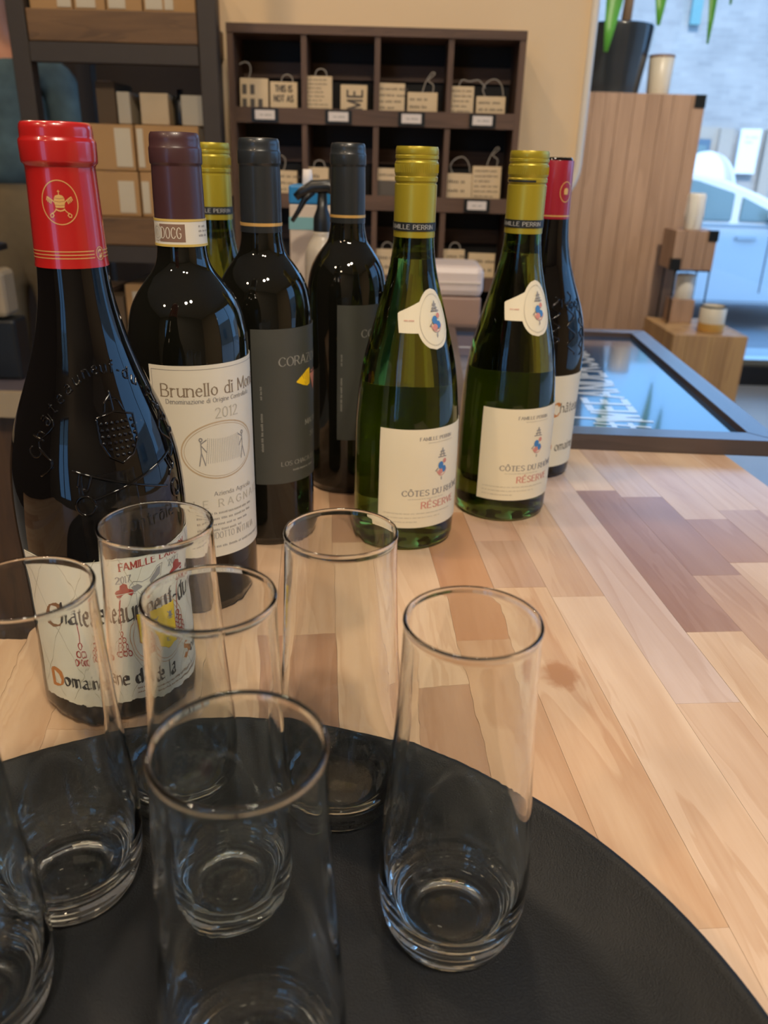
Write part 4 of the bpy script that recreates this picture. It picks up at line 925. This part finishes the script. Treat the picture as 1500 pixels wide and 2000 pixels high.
# =================================================================== CHALKBOARD lying on the counter
def chalkboard():
    w, l, t, fw = .372, .628, .018, .030
    b = thing('framed_chalkboard', 'dark-framed chalkboard with white marker writing lying flat over the counter end', 'chalkboard', (.437, .845, .0002), R(-2.2))
    # local: x from -w..0, y 0..l
    def rail(nm, pts, m):
        bm = bmesh.new(); f = bm.faces.new([bm.verts.new((x, y, 0)) for x, y in pts]); r = bmesh.ops.extrude_face_region(bm, geom=[f])
        for v in r['geom']:
            if isinstance(v, bmesh.types.BMVert): v.co.z = t
        bmesh.ops.bevel(bm, geom=bm.edges[:], offset=.0009, segments=2, affect='EDGES')
        fromb(nm, bm, m, b)
    rail('frame_rail', [(-w, 0), (0, 0), (-fw, fw), (-w+fw, fw)], 'frame'); rail('frame_rail', [(-w, l), (-w+fw, l-fw), (-fw, l-fw), (0, l)], 'frame')
    rail('frame_rail', [(0, 0), (0, l), (-fw, l-fw), (-fw, fw)], 'frame_v'); rail('frame_rail', [(-w, 0), (-w+fw, fw), (-w+fw, l-fw), (-w, l)], 'frame_v')
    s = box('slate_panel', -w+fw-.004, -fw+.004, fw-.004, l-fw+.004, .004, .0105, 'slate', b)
    # marker writing runs away from the viewer: text x -> +y, text up -> -x
    pls, wd = layout('WEEANDERSSUNLE', .052, 0, 0, 1.3, .62)
    k = .50/wd
    q = thick([[(x*k, y) for x, y in p] for p in pls], .0095)
    q2, w2 = layout('#', .062, 0, 0, 1, 1.0); q += thick([[(x*.75-.042, y-.004) for x, y in p] for p in q2], .0065)
    q += thick([[(.004, -.012), (.010, .085)]], .008)
    mesh('marker_writing', [(-.115-y-.02, .078+x*.95, .0108+1.5e-6*i_) for i_, s_ in enumerate(q) for x, y in s_], [tuple(range(4*i, 4*i+4)) for i in range(len(q))], 'chalk', s)
    mesh('marker_line', [(-.340, .46, .01056), (-.20, .462, .01056), (-.20, .475, .01056), (-.340, .472, .01056)], [(0, 1, 2, 3)], 'chalk', s)
chalkboard()

# =================================================================== THINGS BEHIND THE BOTTLES ON THE COUNTER
pk = thing('tall_carton', 'tall blue-topped cream carton standing behind the spray bottle', 'carton', (-.1385, 1.15, .0002))
box('carton_body', 0, .075, 0, .06, 0, .232, 'packw', pk, .002); box('blue_top', -.0006, .0756, -.0006, .0606, .232, .256, 'packb', pk, .003)
box('teal_stripe', -.0005, .0755, -.0007, 0, .200, .216, 'packt', pk); box('white_edge', .050, .0757, -.0009, -.0003, .04, .228, 'plate', pk); lathe('spout_cap', [(0, .275), (.006, .275), (.007, .262), (.007, .256)], 'plate', pk, 16, (.022, .03, 0))
sb = thing('spray_bottle', 'small frosted spray bottle with black trigger head behind the charcoal-capped bottles', 'spray bottle', (-.088, 1.075, 0))
lathe('bottle_body', smoothprof([(0, .0), (.021, .0), (.0225, .004), (.0225, .09), (.0225, .165), (.020, .185), (.0125, .198), (.011, .205), (0, .205)], 3), 'spray', sb, 40)
lathe('collar', [(0, .200), (.0105, .200), (.0115, .206), (.0110, .222), (.007, .232), (.0055, .250), (0, .250)], 'blackp', sb, 24)
tube('spray_head', [(.028, 0, .242), (.022, 0, .252), (.008, 0, .258), (-.012, 0, .257), (-.026, 0, .250), (-.033, 0, .244)], [.004, .007, .0085, .008, .006, .005], 'blackp', sb, 10)
tube('trigger', [(-.012, 0, .252), (-.022, 0, .242), (-.030, 0, .228), (-.038, 0, .216)], [.005, .004, .0032, .0028], 'blackp', sb, 8)
tube('hook', [(.010, 0, .255), (.020, 0, .246), (.026, 0, .236), (.028, 0, .226)], [.005, .005, .004, .003], 'blackp', sb, 8)
pb = thing('lidded_box', 'small white-topped box with mauve base behind the green bottles', 'box', (.040, 1.50, .0001))
box('base', 0, .126, 0, .12, 0, .064, 'mauve', pb, .004); box('lid', -.002, .128, -.004, .122, .064, .118, 'pinkbox', pb, .012)
box('lid_lip', .004, .122, -.006, 0, .088, .091, 'plate', pb)

# =================================================================== PIGEONHOLE CABINET
X0, X1 = -.336, .254; PZ = [.524, .366, .205, .044, -.117]
cu = thing('pigeonhole_cabinet', 'dark wooden pigeonhole cabinet holding small printed blocks', 'cabinet', (0, 1.82, 0))
box('side_panel', X0, X0+.013, 0, .13, PZ[-1]-.02, .524, 'walnut_v', cu); box('side_panel', X1-.013, X1, 0, .13, PZ[-1]-.02, .524, 'walnut_v', cu)
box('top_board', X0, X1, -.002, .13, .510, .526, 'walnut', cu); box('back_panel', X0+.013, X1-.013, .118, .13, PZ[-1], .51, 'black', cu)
colx = [X0+.006+i*.1457 for i in range(5)]
for i in (1, 2, 3): box('divider', colx[i]-.0055, colx[i]+.0055, .002, .118, PZ[-1], .51, 'walnut_v', cu)
cols = [-.264, -.115, .033, .177]
for j, z in enumerate(PZ[1:]):
    box('shelf', X0+.013, X1-.013, .004, .118, z-.006, z+.004, 'walnut', cu)
    box('shelf_lip', X0+.013, X1-.013, -.001, .008, z-.015, z+.014, 'walnut', cu)
    if j < 3:
        for cxp in cols:
            h = box('label_holder', cxp-.027, cxp+.027, -.004, -.001, z-.013, z+.012, 'bracket', cu)
            box('card', cxp-.020, cxp+.020, -.0052, -.004, z-.0085, z+.0085, 'plate', h)
            q = bars([.020], -.010, -.002, .004, .004, j*7+3); mesh('print_line', [(cxp+x, -.0054, z+y) for s in q for x, y in s], [tuple(range(4*i, 4*i+4)) for i in range(len(q))], 'greyink', h)
    box('mid_rail', X0+.013, X1-.013, .110, .117, z+.075, z+.105, 'walnut', cu)
tag(box('low_cabinet', X0+.005, X1+.01, 1.83, 2.2, -.9, -.1375, 'cab'), 'dark floor cabinet under the pigeonholes', 'cabinet')

BL = [ # x0,x1,zbottom,ztop,tilt, label, kind
 (-.316, -.259, .3705, .432, 'wide cream block with large print, first pigeonhole of the top row, left', 'A', 1),
 (-.255, -.200, .3705, .427, 'cream block reading THIS IS NOT AS, beside the wide block in the top row', 'THIS', 2),
 (-.189, -.129, .3705, .439, 'tallest cream block of the top row, covered in fine lines', 'L8', 2),
 (-.112, -.058, .3705, .425, 'cream block with the big letters ME turned sideways', 'ME', 0),
 (-.040, .018, .3705, .430, 'cream block with four print lines, left in the third pigeonhole of the top row', 'L4', 0),
 (.024, .085, .3705, .415, 'low wide cream block with upright twine loop, third pigeonhole of the top row', 'L2', 3),
 (.102, .158, .3705, .428, 'brightly lit cream block, left in the last pigeonhole of the top row', 'L5', 4),
 (.164, .223, .3705, .411, 'low cream block with two print lines, far right of the top row', 'L2', 5),
 (-.245, -.203, .2095, .262, 'cream block in the first pigeonhole of the second row', 'L3', 1),
 (-.189, -.137, .2095, .270, 'cream block with twine loop above the blue-topped carton, second row', 'L2', 2),
 (-.118, -.068, .2095, .262, 'cream block showing between the charcoal caps, second row', 'L2', 0),
 (-.038, .012, .2095, .272, 'two-tone block with a dark lower half, second row behind the nearest mustard cap', 'DK', 0),
 (.106, .165, .2095, .266, 'cream block left of the tall one in the last pigeonhole of the second row', 'L2', 5),
 (.166, .226, .2095, .281, 'tall cream block at the right end of the second row', 'L6', 3),
 (-.040, .010, .0485, .110, 'cream block behind the nearest mustard cap bottle, third row', 'L2', 2),
 (.104, .160, .0485, .113, 'cream block with twine in the last pigeonhole of the third row, left one', 'L3', 2),
 (.168, .226, .0485, .107, 'cream block at the right end of the third row', 'L2', 0)]
for n, (x0, x1, z0, z1, lb, kd, tw) in enumerate(BL):
    yb = 1.832; w = x1-x0; h = z1-z0
    # leaning slightly back in the pigeonhole, bottom behind the lip
    t = thing('printed_block', lb, 'block', ((x0+x1)/2, yb, z0-.0001), 0, 'printed wooden blocks in the pigeonholes')
    t.rotation_euler = (R(-4), R(random.uniform(-.5, .5)), 0)
    t.location.z = z0+.0006
    box('wood_block', -w/2, w/2, 0, .012, 0, h, 'block', t, .001)
    q = []
    if kd == 'THIS':
        for i, s in enumerate(('THIS IS', 'NOT AS', '.')):
            p, ww = layout(s, .011, 0, 0, 1.2, .7); q += thick([[(x-ww/2, y+h-.018-i*.018) for x, y in k_] for k_ in p], .0024)
    elif kd == 'ME':
        p, ww = layout('ME', .030, 0, 0, 1.8, .62)
        q += thick([[(.017-y*1.0, x-ww/2+h/2) for x, y in k_] for k_ in p], .0040)
    elif kd == 'A':
        q += bars([w*.8, w*.8], -w*.42, h*.52, h*.42, h*.42, 31)
    elif kd == 'DK':
        box('dark_half', -w/2-.0003, w/2+.0003, -.0006, .0, 0, h*.62, 'ink', t)
        q += bars([w*.7], -w*.36, h*.76, .01, .005, 5)
    else:
        nl = int(kd[1]); dy = h/(nl+1.2)
        q += bars([w*random.uniform(.5, .8) for _ in range(nl)], -w*.42, h-dy*1.1, dy, dy*.42, n+40)
    mesh('print', [(x, -.0005, z) for s in q for x, z in s], [tuple(range(4*i, 4*i+4)) for i in range(len(q))], 'ink', t)
    if tw:
        hh = [.020, .012, .040, .034, .018][tw-1] if tw < 6 else .02
        c = w*.12 if tw != 1 else -w*.2
        if tw == 1: pts = [(c, .006, h), (c+.004, .006, h+.012), (c+.003, .005, h+.024), (c-.006, .004, h+.029), (c-.018, .003, h+.024)]
        elif tw == 4: pts = [(c-.01, .006, h), (c-.004, .006, h+.012), (c+.012, .006, h+.010), (c+.03, .005, h+.012), (c+.044, .005, h-.002)]
        elif tw == 3: pts = [(c-.008, .006, h), (c-.002, .006, h+.018), (c+.010, .006, h+.036), (c+.016, .006, h+.034), (c+.004, .006, h+.022), (c+.014, .006, h+.014), (c+.013, .006, h)]
        elif tw == 5: pts = [(c-.018, .008, h), (c-.024, .008, h+.014), (c-.014, .009, h+.028), (c+.002, .009, h+.032), (c+.014, .008, h+.020), (c+.018, .008, h+.002)]
        else: pts = [(c-.012, .006, h), (c-.009, .006, h+.010), (c, .006, h+.014), (c+.009, .006, h+.010), (c+.012, .006, h)]
        sp_ = smoothprof3 = []
        P = [Vector(pts[0])]+[Vector(p) for p in pts]+[Vector(pts[-1])]
        for i in range(1, len(P)-2):
            for k_ in range(5):
                u = k_/5; sp_.append(.5*((2*P[i])+(P[i+1]-P[i-1])*u+(2*P[i-1]-5*P[i]+4*P[i+1]-P[i+2])*u*u+(-P[i-1]+3*P[i]-3*P[i+1]+P[i+2])*u**3))
        sp_.append(P[-1]); tube('twine_loop', sp_, .0011, 'twine', t, 6)

# =================================================================== STEEL AND TIMBER SHELVING with boxes
su = thing('storage_shelving', 'dark iron and timber shelving unit stacked with cardboard boxes', 'shelving', (0, 1.70, 0))
for x in (-.714, -.366):
    for y in (0, .33): box('post', x, x+.034, y, y+.034, -.9, 1.3, 'iron', su, .002)
for zt in (.525, .169, -.19, -.55):
    box('timber_board', -.678, -.367, .0, .36, zt-.052, zt, 'shelfwood', su, .002); box('steel_beam', -.678, -.367, -.002, .03, zt-.085, zt-.053, 'iron', su)
box('timber_board', -.678, -.367, .0, .36, .95, 1.0, 'shelfwood', su)
def carton(lb, x0, x1, y, dp, z0, z1, m='kraft', labels=(), flaps=True, grp='cardboard boxes on the shelving'):
    c = thing('cardboard_box', lb, 'box', ((x0+x1)/2, y, z0+.0002), 0, grp); w = x1-x0; h = z1-z0
    box('box_body', -w/2, w/2, 0, dp, 0, h-.0012, m, c, .0015)
    if flaps: box('tape_strip', -.012, .012, -.0006, dp*.6, h-.0012, h-.0004, 'tape', c)
    for a, b, lo, hi in labels: box('paper_label', a-(x0+x1)/2, b-(x0+x1)/2, -.0012, 0, lo-z0, hi-z0, 'paper', c)
    return c
carton('left kraft box of the upper pair beside the red foil cap', -.615, -.513, 1.74, .22, .255, .3395, labels=[(-.550, -.518, .262, .332)])
carton('right kraft box of the upper pair, behind the plum foil cap', -.509, -.385, 1.74, .22, .255, .3395, labels=[(-.506, -.494, .262, .332)])
carton('left kraft box of the lower pair resting on the shelf board', -.617, -.511, 1.74, .22, .1695, .2545, labels=[(-.552, -.520, .176, .236)])
carton('right kraft box of the lower pair, low behind the plum foil cap', -.507, -.385, 1.74, .22, .1695, .2545, labels=[(-.505, -.490, .176, .236)])
carton('dark narrow box on top of the kraft stack, left end', -.585, -.548, 1.76, .12, .3400, .415, 'kraft_d')
carton('slim white box standing on the kraft stack', -.545, -.520, 1.76, .12, .3400, .398, 'paper', flaps=False)
carton('pale square box standing on the kraft stack', -.500, -.445, 1.76, .12, .3400, .397, 'block', flaps=False)
carton('pale upright box beside the iron post on the kraft stack', -.420, -.368, 1.76, .12, .3400, .395, 'paper', flaps=False)
tag(lathe('dark_jar', [(0, 0), (.012, 0), (.013, .004), (.013, .045), (.006, .055), (.006, .066), (0, .066)], 'blackp', None, 20, (-.430, 1.80, .3400)), 'small dark jar between the pale boxes on the kraft stack', 'jar')
for i, (x0, x1, lbs, t_) in enumerate([(-.676, -.598, [(-.625, -.600, .53, .58)], 'first kraft box on the top shelf beside the left iron post'), (-.595, -.538, [(-.590, -.555, .53, .58)], 'second kraft box on the top shelf with a white label at its left'), (-.535, -.470, [(-.531, -.500, .53, .58)], 'third kraft box on the top shelf, mid shelf'), (-.467, -.372, [(-.463, -.432, .53, .58), (-.428, -.412, .53, .58)], 'last kraft box on the top shelf next to the right iron post')]):
    carton(t_, x0, x1, 1.72, .25, .5255, .62, labels=lbs)
carton('kraft box on the lower shelf seen left of the plum-capped bottle', -.56, -.47, 1.74, .22, -.1895, .035, labels=[(-.545, -.525, -.02, .02)])
carton('box on the lower shelf, half behind the plum-capped bottle', -.465, -.375, 1.74, .22, -.1895, .05)
carton('dark wooden-looking box on the lower shelf beside the left post', -.670, -.565, 1.74, .22, -.1895, .01, 'kraft_d')

# =================================================================== BACK DESK, LEFT
dk_ = thing('back_desk', 'low dark work desk with beige front edge behind the near bottle', 'desk', (0, 0, 0))
box('desk_top', -1.6, -.34, 1.44, 1.66, -.160, -.120, 'desk', dk_, .002); box('front_edge', -1.6, -.34, 1.425, 1.44, -.165, -.118, 'beige', dk_)
box('cabinet_body', -1.58, -.36, 1.47, 1.66, -.9, -.160, 'cab', dk_)
tb = thing('tablet_stand', 'beige stand holding a black tablet at the left frame edge', 'tablet', (-.80, 1.52, -.1198))
box('stand_foot', -.09, .095, 0, .06, 0, .115, 'blackp', tb, .006); box('stand_body', -.09, .085, 0, .06, .118, .205, 'beige', tb, .01); sl = box('tablet_slab', -.14, .075, -.10, .07, .235, .247, 'blackp', tb, .003); box('screen', -.13, .070, -.095, .062, .247, .2485, 'grille', sl)
box('arm', -.02, .02, .02, .04, .215, .238, 'blackp', tb)

# =================================================================== PERSON behind the shelving
def person():
    p = thing('person', 'person in a teal patterned shirt and khaki trousers standing behind the shelving', 'person', (-1.285, 2.95, -.9), R(12))
    def skin(name, V, E, m, parent, lv=2):
        me = bpy.data.meshes.new(name); me.from_pydata([v[0] for v in V], E, []); o = link(name, me, m, parent)
        s = o.modifiers.new('skin', 'SKIN'); s.use_smooth_shade = True
        for i, v in enumerate(V): me.skin_vertices[0].data[i].radius = v[1] if isinstance(v[1], tuple) else (v[1], v[1])
        me.skin_vertices[0].data[0].use_root = True
        o.modifiers.new('sub', 'SUBSURF').levels = lv; o.modifiers['sub'].render_levels = lv
        return o
    V = [((0, 0, .95), (.12, .08)), ((0, 0, 1.15), (.12, .085)), ((0, .01, 1.33), (.155, .10)), ((0, .01, 1.43), (.11, .075)), ((0, 0, 1.50), (.052, .055)), ((0, -.015, 1.56), (.055, .06)), ((0, -.02, 1.62), (.072, .09)), ((0, -.015, 1.70), (.076, .095)), ((0, 0, 1.76), (.05, .065)),
         ((-.19, 0, 1.42), .052), ((-.23, -.01, 1.14), .042), ((-.22, -.12, .93), .032), ((.17, 0, 1.42), .052), ((.195, -.01, 1.14), .042), ((.19, -.12, .93), .032),
         ((-.09, 0, .84), .085), ((-.10, -.01, .48), .06), ((-.10, .02, .10), .042), ((-.10, -.12, .04), .035), ((.09, 0, .84), .085), ((.10, -.01, .48), .06), ((.10, .02, .10), .042), ((.10, -.12, .04), .035)]
    E = [(0, 1), (1, 2), (2, 3), (3, 4), (4, 5), (5, 6), (6, 7), (7, 8), (3, 9), (9, 10), (10, 11), (3, 12), (12, 13), (13, 14), (0, 15), (15, 16), (16, 17), (17, 18), (0, 19), (19, 20), (20, 21), (21, 22)]
    body = skin('body', V, E, 'skin', p)
    for s in (-1, 1):
        hb = Vector((-.22 if s < 0 else .19, -.12, .93))
        V2 = [(tuple(hb), (.022, .03)), (tuple(hb+Vector((0, -.05, -.03))), (.016, .036))]; E2 = [(0, 1)]
        for k, (dx, ln) in enumerate(((-.026, .060), (-.009, .070), (.009, .066), (.026, .052))):
            b0 = hb+Vector((dx, -.075, -.045)); i = len(V2)
            V2 += [(tuple(b0), .009), (tuple(b0+Vector((0, -ln*.5, -.02))), .0085), (tuple(b0+Vector((0, -ln*.75, -.05))), .007)]; E2 += [(1, i), (i, i+1), (i+1, i+2)]
        i = len(V2); V2 += [(tuple(hb+Vector((-s*.036, -.04, -.02))), .010), (tuple(hb+Vector((-s*.052, -.07, -.035))), .008)]; E2 += [(0, i), (i, i+1)]
        skin('hand', V2, E2, 'skin', p)
    T = [((0, 0, 1.05), (.188, .135)), ((0, 0, 1.18), (.160, .118)), ((0, .01, 1.33), (.175, .120)), ((0, .01, 1.43), (.120, .088)), ((0, .005, 1.475), (.072, .07)), ((-.195, 0, 1.415), .068), ((-.235, -.01, 1.20), .058), ((-.235, -.03, 1.08), .054), ((.185, 0, 1.405), .072), ((.20, -.01, 1.22), .066), ((.20, -.03, 1.10), .060)]
    skin('shirt', T, [(0, 1), (1, 2), (2, 3), (3, 4), (3, 5), (5, 6), (6, 7), (3, 8), (8, 9), (9, 10)], 'shirt', p)
    Q = [((0, 0, 1.17), (.150, .105)), ((0, 0, .95), (.182, .130)), ((-.095, 0, .82), .102), ((-.105, -.01, .48), .080), ((-.105, .02, .10), .070), ((.095, 0, .82), .102), ((.105, -.01, .48), .080), ((.105, .02, .10), .070)]
    skin('trousers', Q, [(0, 1), (1, 2), (2, 3), (3, 4), (1, 5), (5, 6), (6, 7)], 'khaki', p)
    bm = bmesh.new(); bmesh.ops.create_uvsphere(bm, u_segments=20, v_segments=12, radius=1)
    for v in bm.verts: v.co = Vector((v.co.x*.088, v.co.y*.105+.012, v.co.z*.10+1.715))
    bmesh.ops.delete(bm, geom=[v for v in bm.verts if v.co.y < -.055 and v.co.z < 1.745 or v.co.z < 1.65], context='VERTS')
    fromb('hair', bm, 'hair', p, True)
    for s in (-1, 1):
        bm = bmesh.new(); bmesh.ops.create_uvsphere(bm, u_segments=10, v_segments=8, radius=.011, matrix=Matrix.Translation((s*.03, -.096, 1.675))); fromb('eye', bm, 'eye', p, True)
        tube('ear', [(s*.074, .0, 1.69), (s*.082, .012, 1.68), (s*.082, .012, 1.655), (s*.074, 0, 1.64)], [.008, .011, .010, .007], 'skin', p, 8)
        box('shoe', s*.105-.045, s*.105+.045, -.17, .09, 0.0, .07, 'belt', p, .02)
    tube('nose', [(0, -.10, 1.685), (0, -.118, 1.65), (0, -.108, 1.638)], [.007, .012, .010], 'skin', p, 8); tube('mouth', [(-.022, -.098, 1.612), (0, -.106, 1.612), (.022, -.098, 1.612)], .005, 'redink', p, 6)
person()

# =================================================================== WINDOW DISPLAY: plank plinths, plant, candles
def plinth(name, lb, x0, x1, y0, y1, z0, z1, m, n, cat='crate', brackets=(), loc=None):
    t = thing(name, lb, cat, loc); w = x1-x0; h = z1-z0; dp = y1-y0
    box('core', -w/2+.004, w/2-.004, .004, dp-.004, 0, h-.006, 'kraft_d', t)
    edges = [0]; 
    for i in range(n): edges.append(edges[-1]+random.uniform(.7, 1.3))
    edges = [e/edges[-1]*w-w/2 for e in edges]
    for a, b in zip(edges, edges[1:]):
        box('plank', a+.0003, b-.0003, random.uniform(0, .0012), .012, 0, h, m, t, .0008)
    k = max(2, int(dp/.05))
    for i in range(k):
        a = .012+(dp-.012)*i/k; b = .012+(dp-.012)*(i+1)/k
        box('plank', w/2-.011, w/2, a+.0006, b-.0006, 0, h, m, t, .0008); box('plank', -w/2, -w/2+.011, a+.0006, b-.0006, 0, h, m, t, .0008)
        box('plank', -w/2+.011, w/2-.011, a+.0006, b-.0006, h-.008, h-.0005, m, t)
    for bx, bz in brackets: box('corner_bracket', bx-(x0+x1)/2-.012, bx-(x0+x1)/2+.012, -.0022, .016, bz-.013-z0, bz+.013-z0, 'bracket', t)
    return t
K = 2.1   # the window display pieces are drawn at a reduced size and scaled up to furniture size
def sized(o): o.scale = (K, K, K); return o
sized(plinth('tall_plank_plinth', 'tall cedar plank plinth carrying the potted plant by the window', -.172, .172, 0, .24, 0, .7126, 'crate', 11, loc=(1.075, 4.2, -.8998), brackets=[(.160, .700)]))
sized(plinth('plank_pedestal', 'low pale plank pedestal under the jar and candle stand', -.0805, .0805, 0, .22, 0, .2348, 'crate_l', 4, loc=(1.458, 3.675, -.8998)))
bk = sized(thing('small_plank_crate', 'small cedar crate with black corner brackets raised on the wire stand', 'crate', (1.409, 3.9375, -.1528)))
for i in range(4): box('plank', -.046+i*.023+.0005, -.046+(i+1)*.023-.0005, 0, .09, 0, .083, 'crate', bk, .0008)
box('corner_bracket', .026, .0475, -.002, .012, .062, .0845, 'bracket', bk); box('corner_bracket', -.048, -.026, -.002, .012, -.001, .024, 'bracket', bk)
ws = sized(thing('wire_stand', 'thin black wire stand holding up the small crate', 'stand', (1.409, 3.9375, -.4064)))
for x in (-.032, .044):
    for y in (.006, .084): tube('rod', [(x, y, .002), (x, y, .1195)], .0020, 'bracket', ws, 8)
tube('ring', [(-.032, .006, .1185), (.044, .006, .1185), (.044, .084, .1185), (-.032, .084, .1185)], .0018, 'bracket', ws, 6, closed=True)
tag(box('small_box', 1.361, 1.470, 3.98, 4.085, -.4065, -.296, 'crate', None, .002), 'small wooden box under the candle inside the wire stand', 'box')
cd = sized(thing('pillar_candle', 'cream pillar candle inside the wire stand under the small crate', 'candle', (1.424, 4.028, -.2958))); lathe('wax_body', [(0, 0), (.020, 0), (.021, .002), (.021, .052), (.019, .055), (0, .053)], 'wax', cd, 32); tube('wick', [(0, 0, .052), (.001, 0, .060)], .0008, 'blackp', cd)
cd = sized(thing('white_candle', 'wrapped white candle standing on the small bracketed crate', 'candle', (1.403, 4.0, .0218))); lathe('wax_body', [(0, 0), (.018, 0), (.019, .003), (.0185, .07), (.0165, .076), (0, .074)], 'wax', cd, 24)
for i in range(7):
    a = i*.9; tube('wrap_fold', [(.0185*math.cos(a), .0185*math.sin(a), .002), (.0195*math.cos(a+.2), .0195*math.sin(a+.2), .035), (.0185*math.cos(a), .0185*math.sin(a), .072)], .0012, 'plate', cd, 5)
jr = sized(thing('gold_base_jar', 'white jar with golden lower band on the pale pedestal', 'jar', (1.487, 3.78, -.4064))); lathe('glass_wall', [(0, 0), (.026, 0), (.0275, .003), (.0275, .055), (.0262, .056), (.0255, .020), (0, .018)], 'cream_cer', jr, 32); lathe('gold_band', [(.0277, .002), (.0279, .003), (.0279, .019), (.0277, .020)], 'goldleaf', jr, 32); lathe('rim', [(.0278, .0535), (.0282, .055), (.0278, .0572), (.0255, .0572)], 'bracket', jr, 32)
pt = sized(thing('potted_plant', 'dark glazed pot with a thin-trunked plant and long drooping green leaves', 'plant', (1.050, 4.46, .5968)))
lathe('pot', smoothprof([(0, 0), (.060, 0), (.063, .004), (.068, .04), (.075, .09), (.079, .125), (.080, .142)], 3)+[(.0765, .144), (.073, .140), (.071, .125), (0, .122)], 'pot', pt, 48)
lathe('soil', [(0, .126), (.04, .127), (.071, .1245)], 'soil', pt, 24)
tube('trunk', [(.015, 0, .12), (.018, 0, .20), (.022, 0, .28), (.02, 0, .40)], [.012, .011, .010, .009], 'trunk', pt, 10)
def leafm(base, mid, tip, w):
    b, m_, t_ = Vector(base), Vector(mid), Vector(tip); n = 14; vs, fs = [], []
    for i in range(n+1):
        u = i/n; c = b*(1-u)**2+m_*2*u*(1-u)+t_*u*u; d = (m_-b)*(1-u)*2+(t_-m_)*2*u; s = d.cross(Vector((0, 1, .15))).normalized() if abs(d.normalized().y) < .9 else Vector((1, 0, 0))
        ww = 1.35*w*math.sin(math.pi*min(1, (u*.92+.06)))**.7
        nn = s.cross(d).normalized()
        vs += [c-s*ww, c+nn*ww*.35, c+s*ww]
    for i in range(n):
        a = i*3; fs += [(a, a+1, a+4, a+3), (a+1, a+2, a+5, a+4)]
    o = mesh('leaf', vs, fs, 'leaf', pt, True); o.modifiers.new('thick', 'SOLIDIFY').thickness = .0006
top = (.02, 0, .40)
leafm(top, (-.02, -.08, .42), (-.044, -.10, .080), .022)
leafm(top, (-.04, -.10, .40), (-.022, -.06, .135), .015)
leafm(top, (.07, -.05, .42), (.068, -.08, .135), .020)
leafm(top, (.20, -.03, .46), (.188, -.06, .105), .012)
leafm(top, (.25, .02, .50), (.245, 0, .19), .012)
leafm(top, (-.05, .12, .52), (-.10, .2, .30), .02); leafm(top, (.1, .1, .6), (.22, .12, .45), .02); leafm(top, (.02, .02, .62), (.04, .0, .75), .018); leafm(top, (-.1, 0, .6), (-.2, 0, .5), .018)
cc = sized(thing('cream_cup', 'cream ceramic cup with dark rim beside the plant pot', 'cup', (1.266, 4.41, .5968))); lathe('cup_body', [(0, 0), (.023, 0), (.025, .003), (.0285, .082), (.0272, .083), (.0240, .006), (0, .005)], 'cream_cer', cc, 32); lathe('rim_band', [(.0286, .079), (.0290, .081), (.0288, .0845), (.0268, .0845)], 'docg', cc, 32)
